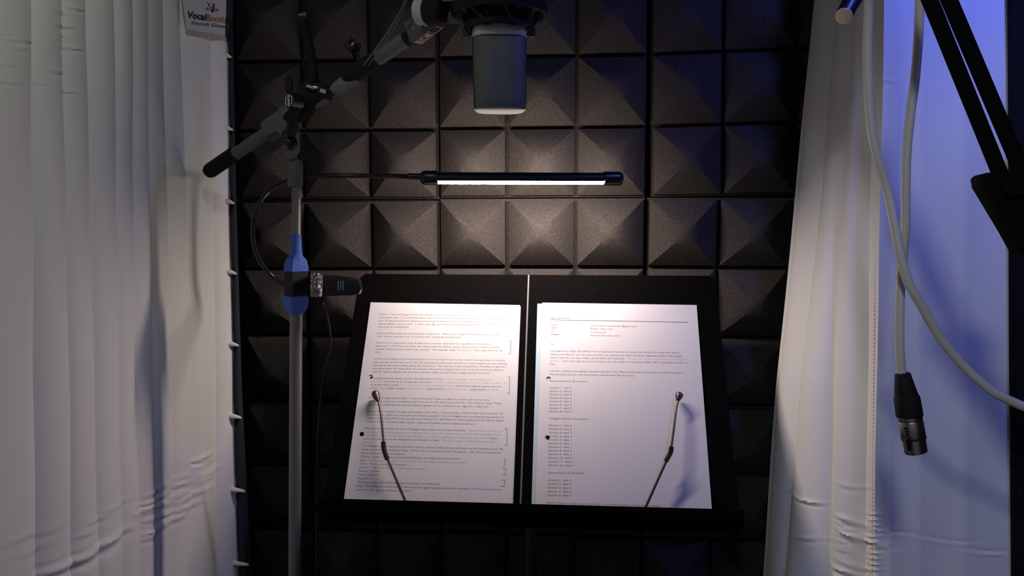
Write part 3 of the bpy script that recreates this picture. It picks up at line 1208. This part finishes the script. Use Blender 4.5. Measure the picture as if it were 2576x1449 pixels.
# gooseneck with ribs
path = spline([(1030, 444, lamp_z(1030)), (980, 443, 0.979), (900, 442, 0.983), (830, 442, 0.995), (770, 446, 1.02), (715, 459, 1.02), (668, 490, 1.02), (641, 545, 1.02), (637, 600, 1.02),
               (652, 652, 1.02), (690, 700, 1.02), (740, 722, 1.0), (790, 722, 0.985), (815, 718, 0.972)], 40)
P3 = [P(*q) for q in path]
mb = MB()
mb.sweep(P3, [0.0029 + (0.00045 if i % 2 else 0.0) for i in range(len(P3))], 12)
MT['gooseneck'] = mat('gooseneck_metal', (0.03, 0.03, 0.032), 0.28, metal=0.6)
mb.build('gooseneck', 'gooseneck', lamp)
# clip
mb = MB()
mb.pxplate([(804, 691), (895, 696), (904, 705), (908, 728), (902, 740), (880, 743), (804, 745)], 0.965, 0.014)
clip = mb.build('clip', 'black_plastic', lamp, bevel=0.0015)
for x in (851, 857, 863):
    q = MB()
    q.sweep([P(x, 706, 0.9645), P(x + 0.5, 730, 0.9645)], 0.0007, 8)
    q.build('ridge', 'steel', clip, smooth=True)
mb = MB()
mb.pxplate([(780, 686), (798, 687), (804, 691), (806, 700), (806, 735), (804, 747), (780, 748)], 0.950, 0.016)
gl = mb.build('clip_pad', 'glitter', lamp, bevel=0.0012)
gl['label'] = 'silver glitter pad on the clip'
mb = MB()
mb.sweep(pxs([(808, 742, 0.972), (817, 772, 0.965), (826, 810, 0.968), (831, 845, 0.975), (831, 870, 0.98), (826, 900, 0.99), (812, 960, 1.02), (800, 1100, 1.03), (795, 1500, 1.03), (790, 2200, 1.03)], 8), 0.0013, 8)
mb.build('power_cable', 'black_plastic', lamp, smooth=True)

# ================================================================== microphone stand with boom
PZ = 0.965
mst = thing('microphone_stand', (P(745, 900, PZ)[0], P(745, 900, PZ)[1], 0.0), 'dark microphone stand with a slanting boom and blue tape on its pole', 'microphone stand')
foot = P(740, 1700, PZ)
top = P(745, 780, PZ)
mb = MB()
d = foot - top
bot = top + d * ((0.02 - top[2]) / d[2])
mb.sweep([top, bot], mm(15.5, PZ), 22)
mb.build('lower_pole', 'pole_metal', mst, smooth=True)
mb = MB()
mb.sweep([P(746, 462, PZ), P(745, 690, PZ)], mm(11.3, PZ), 20)
mb.build('upper_pole', 'pole_metal', mst, smooth=True)
mb = MB()
mb.sweep([(bot[0], bot[1], 0.0), (bot[0], bot[1], 0.012), (bot[0], bot[1], 0.02), (bot[0], bot[1], 0.05)], [0.13, 0.13, 0.12, 0.02], 40)
mb.build('round_base', 'black_metal', mst, smooth=True)

# square block on the pole with blue tape above and below
DIA = [(1, 0), (0, 1), (-1, 0), (0, -1)]


def blend_sect(t):
    """section from round (0) to a square standing on its corner (1), corner towards the viewer"""
    out = []
    for j in range(24):
        a = 2 * math.pi * j / 24
        c, s = math.cos(a), math.sin(a)
        k = 1 / (abs(c) + abs(s))
        out.append((c * ((1 - t) + t * k), s * ((1 - t) + t * k)))
    return out


def loft(stations, name, m, parent, bumps=0.0):
    """stations: (px, py, half width in px, squareness)"""
    mb_ = MB()
    rings = []
    fw = V((0, 0, -1))
    fw = fw - fw[2] * np.array([0, 0, 1])
    fw /= np.linalg.norm(fw)
    sd = np.cross(fw, (0, 0, 1))
    for (x, y, hw, t) in stations:
        c = P(x, y, PZ)
        r_ = mm(hw, PZ)
        rings.append([c + r_ * (fw * a + sd * b) * (1 + rng.uniform(-bumps, bumps)) for a, b in blend_sect(t)])
    vs = [v_ for rg in rings for v_ in rg]
    k = len(rings)
    fs = []
    for i in range(k - 1):
        for j in range(24):
            q = (j + 1) % 24
            fs.append((i * 24 + j, i * 24 + q, (i + 1) * 24 + q, (i + 1) * 24 + j))
    fs += [tuple(range(23, -1, -1)), tuple((k - 1) * 24 + j for j in range(24))]
    mb_.add(vs, fs)
    return mb_.build(name, m, parent, smooth=True)


loft([(745, 678, 30, 1), (745, 750, 30.5, 1)], 'clamp_block', 'dull_black', mst)
loft([(745.5, 589, 12, 0), (745.5, 612, 12.8, 0.1), (745.5, 634, 14.5, 0.2), (745, 644, 17, 0.4), (745, 649, 22, 0.7), (745, 655, 27, 0.9), (745, 668, 30, 1), (745, 682, 32, 1)], 'tape', 'tape', mst, 0.02)['label'] = 'blue masking tape above the block'
loft([(743, 744, 33, 1), (743, 760, 34, 1), (743.5, 772, 31, 1), (744, 780, 26, 0.9), (744.5, 787, 19, 0.6), (745, 793, 16, 0.2)], 'tape', 'tape', mst, 0.02)['label'] = 'blue masking tape below the block'

# clutch and swivel
mb = MB()
mb.sweep([P(743, 392, PZ), P(743, 402, PZ), P(743, 466, PZ), P(743.5, 470, PZ)], [mm(17.5, PZ), mm(19, PZ), mm(19, PZ), mm(17, PZ)], 24)
mb.build('clutch_grip', 'boom_paint', mst, smooth=True)
mb = MB()
mb.sweep([P(747, 478, PZ), P(747, 500, PZ)], mm(13, PZ), 20)
mb.build('collar', 'grey_metal', mst, smooth=True)
mb = MB()
mb.pxplate([(728, 282), (742, 278), (751, 287), (741, 298), (749, 318), (753, 352), (752, 380), (744, 394), (733, 400), (722, 398), (719, 380), (719, 323), (723, 300)], 0.95, 0.010)
mb.build('swivel_plate', 'boom_paint', mst, bevel=0.0015)
mb = MB()
mb.pxplate([(752, 340), (760, 338), (764, 350), (764, 402), (744, 402), (752, 380)], 0.957, 0.016)
mb.build('swivel_plate', 'dull_black', mst, bevel=0.0015)
bx = V((0.45, 0.0, -0.89))
c_ = P(730, 359, 0.95)
mb = MB()
mb.sweep([c_ - bx * -0.001, c_ + bx * 0.004, c_ + bx * 0.006, c_ + bx * 0.0065], [0.0082, 0.0080, 0.006, 0.002], 24)
mb.build('bolt', 'black_plastic', mst, smooth=True)

# the boom
def bz(px):
    return float(np.interp(px, [510, 745, 1080], [1.005, 0.958, 0.845]))


def boom(x, y):
    return P(x, y, bz(x))


mb = MB()
mb.sweep([boom(592, 388), boom(720, 301)], 0.0079, 20)
mb.build('boom_tube', 'boom_paint', mst, smooth=True)
mb = MB()
mb.sweep([boom(720, 301), boom(985, 122), boom(1050, 80)], 0.0078, 20)
mb.build('boom_tube', 'dull_black', mst, smooth=True)
mb = MB()
gp = [(518, 437, 0.35), (520, 435.5, 0.7), (525, 432, 0.92), (532, 427, 1.0), (560, 408, 1.0), (588, 389, 1.0), (590, 387, 0.9)]
mb.sweep([boom(x, y) for x, y, _ in gp], [0.0098 * k for *_, k in gp], 22)
mb.build('rubber_grip', 'rubber', mst, smooth=True)
mb = MB()
mb.pxplate([(716, 262), (654, 307), (656, 339), (668, 347), (694, 331), (699, 332), (704, 350), (712, 330), (728, 318), (738, 270)], 0.955, 0.030)
mb.build('boom_sleeve', 'boom_paint', mst, bevel=0.002)
mb = MB()
mb.sweep([boom(742, 290), boom(790, 257), boom(818, 239), boom(821, 237)], [0.0110, 0.0098, 0.0092, 0.0080], 22)
mb.build('boom_clamp', 'dull_black', mst, smooth=True)
mb = MB()
mb.sweep([boom(778, 266), boom(822, 236)], 0.0094, 22)
mb.build('boom_ring', 'grey_metal', mst, smooth=True)
mb = MB()
mb.pxplate([(827, 222), (836, 208), (863, 186), (892, 183), (903, 186), (905, 196), (853, 230), (836, 233)], bz(865) - 0.012, 0.022)
mb.build('boom_ring', 'grey_metal', mst, bevel=0.002)
mb = MB()
mb.sweep([boom(896, 184), boom(950, 147)], [0.0106, 0.0100], 22)
mb.build('boom_ring', 'dull_black', mst, smooth=True)
mb = MB()
mb.sweep([boom(946, 150), boom(1022, 98)], 0.0087, 22)
mb.build('boom_tip', 'grey_metal', mst, smooth=True)
# locking knob with its emblem
kd = V((-0.62, 0.05, -0.78))
kd /= np.linalg.norm(kd)
kc = P(727, 253, 0.92)
mb = MB()
mb.sweep([kc - kd * 0.016, kc - kd * 0.0005, kc], [0.0090, 0.0092, 0.0085], 28)
knob = mb.build('knob', 'black_plastic', mst, smooth=True)
ku = V((0, -1, 0))
ku = ku - (ku @ kd) * kd
ku /= np.linalg.norm(ku)
kr = np.cross(ku, kd)
if kr @ V((1, 0, 0)) < 0:
    kr = -kr


def kmap(a):
    return kc + kd * 0.0004 + kr * a[0] - ku * a[1]


itk = [(queue_text('K&M', [MT['white_print']], bold=0.03), (-0.0020, -0.0066), (-0.0020, 0.0066), 0.0040, 0.0)]
mbk = bake_text(itk, kmap)
mbk.build('emblem', 'white_print', knob)
mb = MB()
for sg in (-1, 1):
    vs, fs = [], []
    for i in range(15):
        t = math.radians(-52 + 104 * i / 14)
        for r_ in (0.0058, 0.0071):
            vs.append(kmap((sg * r_ * math.cos(t), r_ * 1.05 * math.sin(t))))
    for i in range(14):
        fs.append((2 * i, 2 * i + 1, 2 * i + 3, 2 * i + 2))
    mb.add(vs, fs)
mb.build('emblem', 'white_print', knob)
mb = MB()
mb.sweep([kc - kd * 0.015, P(735, 300, 0.933), P(728, 340, 0.94)], [0.0065, 0.0055, 0.004], 16)
mb.build('knob_lever', 'dull_black', mst, smooth=True)
mb = MB()
mb.pxplate([(716, 196), (722, 188), (728, 187), (733, 196), (734, 214), (731, 226), (748, 236), (744, 244), (722, 240), (717, 224)], 0.94, 0.006)
mb.build('wing_lever', 'dull_black', mst, bevel=0.0015)
mb = MB()
mb.sweep([P(771, 217, 0.927), P(774, 217.3, 0.927), P(801, 221.5, 0.927), P(804, 222, 0.927)], [0.0016, 0.0029, 0.0029, 0.0016], 16)
mb.build('clamp_screw', 'steel', mst, smooth=True)
mb = MB()
mb.sweep([P(806, 227, 0.92), P(820, 232, 0.92)], 0.0024, 14)
mb.build('clamp_screw', 'pale_plastic', mst, smooth=True)
mb = MB()
mb.pxplate([(745, 215), (772, 200), (815, 205), (826, 228), (780, 262), (752, 268), (742, 250)], 0.933, 0.012)
mb.build('clamp_body', 'dull_black', mst, bevel=0.003)
mb = MB()
mb.sweep(pxs([(757, 32, 0.95), (763, 60, 0.95), (778, 120, 0.945), (788, 180, 0.94), (790, 210, 0.937)], 5), 0.006, 14)
mb.build('clamp_handle', 'rubber', mst, smooth=True)
mb = MB()
mb.sweep([P(752, 40, 0.947), P(770, 36, 0.947)], 0.0030, 12)
mb.build('clamp_screw', 'grey_metal', mst, smooth=True)
mb = MB()
mb.sweep([P(880, 128, 0.90), P(888, 118, 0.90), P(896, 106, 0.90)], [0.008, 0.0095, 0.007], 18)
mb.build('boom_knob', 'black_plastic', mst, smooth=True)
mb = MB()
mb.sweep([P(905, 168, 0.925), P(889, 120, 0.902)], 0.004, 12)
mb.build('boom_knob', 'black_plastic', mst, smooth=True)

# head of the boom: adaptor block with a sticker and a swivel barrel
hz = 0.835
mb = MB()
fr = [P(1015, 57, hz), P(1092, 14, hz - 0.02), P(1096, 62, hz - 0.02), P(1030, 107, hz)]
bb = [P(1050, 66, hz + 0.035), P(1118, 28, hz + 0.015), P(1120, 68, hz + 0.015), P(1061, 114, hz + 0.035)]
mb.hexa(fr, bb)
adp = mb.build('adaptor', 'boom_paint', mst, bevel=0.0012)


def under(u, w_):
    """point on the adaptor's underside: u along, w_ from front to back"""
    a = fr[3] + (fr[2] - fr[3]) * u
    b = bb[3] + (bb[2] - bb[3]) * u
    q = a + (b - a) * w_
    return q + V((0, 0.0006, -0.0003))


mb = MB()
mb.add([under(0.06, 0.10), under(0.97, 0.10), under(0.97, 0.90), under(0.06, 0.90)], [(0, 1, 2, 3)])
stk = mb.build('sticker', 'sticker', adp)
stk['label'] = 'rose sticker with pale round marks'
def ud(u, w_):
    return under(u, w_) + V((0, 0.0004, -0.0002))
for cu_, cw, ru, rw in ((0.36, 0.48, 0.115, 0.30), (0.53, 0.45, 0.06, 0.28), (0.15, 0.5, 0.05, 0.33)):
    q = MB()
    vs = []
    for t in np.linspace(0, 2 * math.pi, 20, endpoint=False):
        vs.append(ud(cu_ + ru * math.cos(t), cw + rw * math.sin(t)))
    if ru > 0.1:
        vs2 = [ud(cu_ + ru * 0.62 * math.cos(t), cw + rw * 0.62 * math.sin(t)) for t in np.linspace(0, 2 * math.pi, 20, endpoint=False)]
        q.add(vs + vs2, [(i, (i + 1) % 20, 20 + (i + 1) % 20, 20 + i) for i in range(20)])
    else:
        q.add(vs, [tuple(range(20))])
    q.build('mark', 'sticker_pale', stk)
q = MB()
q.add([ud(0.70, 0.12), ud(0.92, 0.12), ud(0.92, 0.75), ud(0.70, 0.75)], [(0, 1, 2, 3)])
q.build('mark', 'ink_black', stk)
bd = V((0.86, 0.12, -0.42))
bd /= np.linalg.norm(bd)
bc = P(1072, 28, 0.80)
mb = MB()
mb.sweep([bc - bd * 0.010, bc - bd * 0.009, bc + bd * 0.002], [0.0125, 0.0138, 0.0140], 30)
mb.build('swivel_barrel', 'pale_plastic', mst, smooth=True)
mb = MB()
mb.sweep([bc + bd * 0.001, bc + bd * 0.003, bc + bd * 0.020, bc + bd * 0.022], [0.0132, 0.0145, 0.0140, 0.012], 30)
mb.build('swivel_cap', 'dull_black', mst, smooth=True)
for (x, y) in ((1037, 68), (1071, 63)):
    q = MB()
    q.sweep([P(x, y, 0.812), P(x + 2, y + 1, 0.806)], [0.0022, 0.0016], 12)
    q.build('screw', 'steel', mst, smooth=True)

# thin cable running along the boom
cab = thing('thin_cable', P(920, 150, 0.88), 'thin black cable running down beside the boom towards the pole', 'cable')
for offx in (0, 13):
    mb = MB()
    mb.sweep(pxs([(1030 + offx * 0.3, -60, 0.79), (1017 + offx * 0.4, 5, 0.805), (998 + offx * 0.6, 45, 0.817), (970 + offx * 0.8, 88, 0.832), (945 + offx * 0.9, 122, 0.85), (915 + offx, 165, 0.882)], 8), 0.00085 if offx == 0 else 0.0006, 8)
    mb.build('wire', 'grey_metal', cab, smooth=True)

# ================================================================== shock mount and microphone
MZ = 0.80
mup = np.array([0, 0, 1.0])


def superring(c, ux, uy, hx, hy, e, n=40):
    out = []
    for j in range(n):
        a = 2 * math.pi * j / n
        cx_, sy_ = math.cos(a), math.sin(a)
        out.append(c + ux * hx * math.copysign(abs(cx_) ** (2 / e), cx_) + uy * hy * math.copysign(abs(sy_) ** (2 / e), sy_))
    return out


mux = V((1, 0, 0.05))
mux = mux - mux[2] * mup
mux /= np.linalg.norm(mux)
muy = np.cross(mup, mux)


def mstation(px, py):
    return P(px, py, MZ)


mic = thing('microphone', mstation(1257, 285), 'large grey mesh-grille condenser microphone hanging upside down from the boom', 'microphone')


def mic_loft(st_, name, m, parent, e=3.2, uv=False, capb=True, capt=True):
    n = 48
    rings, lens = [], []
    for (px, py, hw, hd) in st_:
        rings.append(superring(mstation(px, py), mux, muy, mm(hw, MZ), hd, e, n))
    mb_ = MB()
    mb_.v = [tuple(v_) for rg in rings for v_ in rg]
    k = len(rings)
    for i in range(k - 1):
        for j in range(n):
            q = (j + 1) % n
            mb_.f.append((i * n + j, i * n + q, (i + 1) * n + q, (i + 1) * n + j))
    if capt:
        mb_.f.append(tuple(range(n - 1, -1, -1)))
    if capb:
        mb_.f.append(tuple((k - 1) * n + j for j in range(n)))
    mb_.mi = [0] * len(mb_.f)
    o = mb_.build(name, m, parent, smooth=True)
    if uv:
        me = o.data
        ul = me.uv_layers.new(name='UVMap')
        org = origin(o)
        per_ = [0.0]
        r0 = rings[k // 2]
        for j in range(n):
            per_.append(per_[-1] + np.linalg.norm(np.array(r0[(j + 1) % n]) - np.array(r0[j])))
        for pl in me.polygons:
            idx = [me.loops[l].vertex_index for l in pl.loop_indices]
            js = [i % n for i in idx]
            wrap = max(js) - min(js) > n // 2
            for l, vi, j in zip(pl.loop_indices, idx, js):
                u = per_[j] + (per_[-1] if wrap and j < n // 2 else 0.0)
                ul.data[l].uv = (u, me.vertices[vi].co.z + org[2])
    return o


# grille, collar, lip
mic_loft([(1256, 97, 66, 0.0215), (1256, 110, 66.5, 0.0220), (1256.5, 190, 65.5, 0.0225), (1257, 250, 64, 0.0220), (1257.5, 268, 63, 0.0215), (1257.5, 276, 61, 0.0205)], 'grille', 'grille', mic, 3.4, uv=True)
mic_loft([(1256, -120, 66, 0.0235), (1256, 60, 66, 0.0235), (1256, 82, 68, 0.0240), (1256, 96, 69, 0.0245), (1256, 99, 67.5, 0.0238)], 'body', 'mic_silver', mic, 3.0)
mic_loft([(1256, 98, 68.2, 0.0110), (1256.5, 190, 67.2, 0.0110), (1257.2, 262, 65.5, 0.0110), (1257.5, 277, 64, 0.0110)], 'grille_frame', 'mic_dark', mic, 6.0)
mic_loft([(1257.5, 275, 62.5, 0.0225), (1257.5, 279, 61.5, 0.0222), (1257.5, 281, 58, 0.0205)], 'end_lip', 'mic_lip', mic, 2.8)

shock = thing('shock_mount', mstation(1255, 90), 'black spider shock mount with two rings around the top of the microphone', 'shock mount')


def ring_solid(py, r0, r1, h, name, m, px=1255, tilt=0.0):
    """flat ring with square section"""
    n = 56
    c = mstation(px, py)
    mb_ = MB()
    for j in range(n):
        a = 2 * math.pi * j / n
        d = mux * math.cos(a) + muy * math.sin(a)
        tz = mup * (tilt * math.cos(a))
        for r_, z_ in ((r0, -h / 2), (r1, -h / 2), (r1, h / 2), (r0, h / 2)):
            mb_.v.append(tuple(c + d * r_ + mup * z_ + tz))
    for j in range(n):
        q = (j + 1) % n
        for s in range(4):
            t = (s + 1) % 4
            mb_.f.append((j * 4 + s, j * 4 + t, q * 4 + t, q * 4 + s))
            mb_.mi.append(0)
    return mb_.build(name, m, shock, smooth=True)


ring_solid(24, 0.044, 0.0505, 0.006, 'outer_ring', 'dull_black')
ring_solid(36, 0.0465, 0.0495, 0.004, 'outer_ring', 'dull_black')
ring_solid(-30, 0.040, 0.0475, 0.008, 'outer_ring', 'dull_black')
ring_solid(70, 0.0295, 0.0365, 0.005, 'inner_ring', 'dull_black')
ring_solid(54, 0.0290, 0.0320, 0.006, 'inner_ring', 'dull_black')
ring_solid(40, 0.0290, 0.0335, 0.010, 'inner_ring', 'dull_black')
for k in range(8):
    a = math.radians(22 + 45 * k)
    d = mux * math.cos(a) + muy * math.sin(a)
    mb = MB()
    mb.box(mstation(1255, 54) + d * 0.0335, np.cross(d, mup) * 0.0035, d * 0.0016, mup * 0.011)
    mb.build('rib', 'dull_black', shock, bevel=0.0006, seg=1)
for k in range(8):
    a = math.radians(45 * k)
    a2 = math.radians(45 * k + 22)
    d = mux * math.cos(a) + muy * math.sin(a)
    d2 = mux * math.cos(a2) + muy * math.sin(a2)
    mb = MB()
    mb.sweep([mstation(1255, 30) + d * 0.047, mstation(1255, 72) + d2 * 0.0345], 0.0012, 8)
    mb.build('elastic_cord', 'cord', shock, smooth=True)
for px_, py_ in ((1173, 82), (1338, 82)):
    mb = MB()
    mb.box(P(px_, py_, MZ - 0.003), mux * 0.0035, muy * 0.004, mup * 0.0045)
    mb.build('clip', 'mic_dark', shock, bevel=0.0008, seg=1)
mb = MB()
mb.hexa([P(1118, 20, 0.80), P(1165, 14, 0.79), P(1165, 58, 0.79), P(1118, 60, 0.80)], [P(1118, 20, 0.825), P(1165, 14, 0.825), P(1165, 58, 0.825), P(1118, 60, 0.825)])
mb.build('mount_arm', 'boom_paint', shock, bevel=0.002)
mb = MB()
mb.sweep([P(1130, -90, 0.80), P(1130, 16, 0.80)], 0.016, 20)
mb.build('mount_neck', 'grey_metal', shock, smooth=True)

# ================================================================== white cables on the right
KZ = 0.60
cb1 = thing('white_cable', P(2188, 0, KZ), 'white cable sweeping down and off to the right edge of the photo', 'cable', 'white cables by the right curtain')
mb = MB()
mb.sweep(pxs([(2192, -500, 0.58), (2189, -60, KZ), (2186, 0, KZ), (2182, 140, KZ), (2190, 300, KZ), (2206, 390, KZ), (2232, 480, KZ), (2249, 563, 0.592), (2264, 639, 0.586), (2286, 712, 0.584), (2318, 768, 0.585),
              (2364, 848, 0.588), (2417, 914, 0.59), (2465, 960, 0.59), (2503, 989, 0.59), (2574, 1022, 0.59), (2680, 1060, 0.58), (2850, 1110, 0.57), (3020, 1300, 0.57), (3080, 1700, 0.58), (3080, 2600, 0.6)], 8), mm(11.4, KZ), 16)
mb.build('lead', 'white_cable', cb1, smooth=True)
cb2 = thing('white_cable', P(2268, 940, KZ), 'white cable hanging straight down to a black and nickel plug', 'cable', 'white cables by the right curtain')
mb = MB()
mb.sweep(pxs([(2316, -500, 0.58), (2314, -60, KZ), (2314, 0, KZ), (2310, 99, KZ), (2302, 199, KZ), (2291, 281, KZ), (2281, 381, KZ), (2278, 480, KZ), (2277, 579, KZ), (2268, 679, 0.604), (2263, 778, 0.602), (2263, 878, KZ), (2269, 950, KZ)], 8), mm(11.2, KZ), 16)
mb.build('lead', 'white_cable', cb2, smooth=True)


def pl_sweep(st_, name, m, parent, n=26):
    mb_ = MB()
    mb_.sweep([P(x, y, KZ) for x, y, _ in st_], [mm(r_, KZ) for *_, r_ in st_], n)
    return mb_.build(name, m, parent, smooth=True)


boot = pl_sweep([(2270, 938, 15), (2270.5, 941, 18.5), (2278, 985, 26), (2280, 996, 28), (2281, 1000, 30.5), (2288, 1045, 31.5), (2288.4, 1048, 30)], 'plug_boot', 'rubber', cb2)
boot['label'] = 'black rubber boot of the plug'
bar = pl_sweep([(2288, 1046, 28.5), (2290, 1056, 28.8), (2290.3, 1058, 27.8), (2290.8, 1061, 28.8), (2297.5, 1098, 28.8), (2298, 1100, 27.5), (2298.6, 1104, 27), (2299, 1106, 26.5), (2304, 1136, 26.5), (2304.4, 1138, 25.5), (2304.5, 1138, 23.5), (2302, 1125, 23)], 'plug_barrel', 'nickel', cb2)
bar['label'] = 'nickel barrel of the plug'
pl_sweep([(2297.6, 1099, 29.4), (2298.6, 1104, 29.2)], 'plug_ring', 'black_plastic', bar)
mb = MB()
mb.box(P(2283, 1119, KZ - 0.0075), V((1, 0, 0)) * 0.0014, V((0.17, 0.98, 0)) * 0.0046, V((0, 0, 1)) * 0.0012)
mb.build('plug_slot', 'black_plastic', bar)
# raised lettering-like latch marks on the barrel
for k, (x, y) in enumerate([(2277, 1078), (2279, 1086), (2281, 1094), (2286, 1112), (2288, 1120), (2289, 1127)]):
    q = MB()
    q.box(P(x, y, KZ - 0.0079), V((1, 0.1, 0)) * 0.0012, V((0.17, 0.98, 0)) * 0.0008, V((0, 0, 1)) * 0.0008)
    q.build('plug_mark', 'black_plastic', bar)

# dark cylindrical connector peeking in at the top
cn = thing('connector', P(2124, 41, 0.66), 'dark connector with a pale round end, hanging at the top beside the white cables', 'connector')
fc = P(2123, 40, 0.66)
cd = V((0.50, -0.70, 0.52))
cd /= np.linalg.norm(cd)
rc_ = mm(21.5, 0.66)
mb = MB()
mb.sweep([fc + cd * 0.0004, fc + cd * 0.001, fc + cd * 0.022, fc + cd * 0.024, fc + cd * 0.060], [rc_ * 0.98, rc_, rc_, rc_ * 1.08, rc_ * 1.08], 28)
mb.build('barrel', 'black_metal', cn, smooth=True)
mb = MB()
mb.sweep([fc - cd * 0.0012, fc - cd * 0.0009, fc + cd * 0.0006], [rc_ * 0.90, rc_ * 0.98, rc_ * 0.98], 28)
mb.build('end_disc', 'ivory', cn, smooth=True)['label'] = 'pale ivory round end'

# ================================================================== black scissor arm at the right
AZ = 0.52
arm = thing('scissor_arm', P(2530, 500, AZ), 'black double-bar scissor arm slanting down beside the right edge', 'microphone arm')


def bar_px(x0, y0, x1, y1, hw, z0, z1, name, parent=arm, dep=0.0035):
    a, b = P(x0, y0, z0), P(x1, y1, z1)
    d = (b - a) / np.linalg.norm(b - a)
    vw = (a + b) / 2 - CAMPOS
    vw /= np.linalg.norm(vw)
    s = np.cross(d, vw)
    s /= np.linalg.norm(s)
    t = np.cross(s, d)
    w_ = mm(hw, (z0 + z1) / 2)
    mb_ = MB()
    mb_.hexa([a - s * w_ - t * dep, a + s * w_ - t * dep, a + s * w_ + t * dep, a - s * w_ + t * dep], [b - s * w_ - t * dep, b + s * w_ - t * dep, b + s * w_ + t * dep, b - s * w_ + t * dep])
    return mb_.build(name, 'arm_black', parent, bevel=0.0010, seg=1)


bar_px(2250 - 175, -220 - 432, 2519, 445, 18.5, AZ - 0.033, AZ, 'arm_bar')
bar_px(2303 - 183, -200 - 432, 2576, 445, 18.5, AZ - 0.033, AZ, 'arm_bar')
mb = MB()
mb.pxplate([(2494, 433), (2485, 434), (2476, 440), (2474, 448), (2478, 456), (2477, 463), (2481, 470), (2546, 578), (2580, 640), (2660, 640), (2660, 430), (2540, 430)], AZ - 0.008, 0.016)
mb.build('joint_bracket', 'arm_black', arm, bevel=0.0015)
mb = MB()
mb.sweep([P(2556, 462, AZ - 0.016), P(2556, 462, AZ + 0.014)], [0.0075, 0.0075], 22)
mb.build('joint_bolt', 'arm_black', arm, smooth=True)
bar_px(2540, 520, 3040, 1440, 24, AZ, AZ + 0.04, 'arm_bar')
bar_px(2600, 520, 3100, 1440, 24, AZ, AZ + 0.04, 'arm_bar')
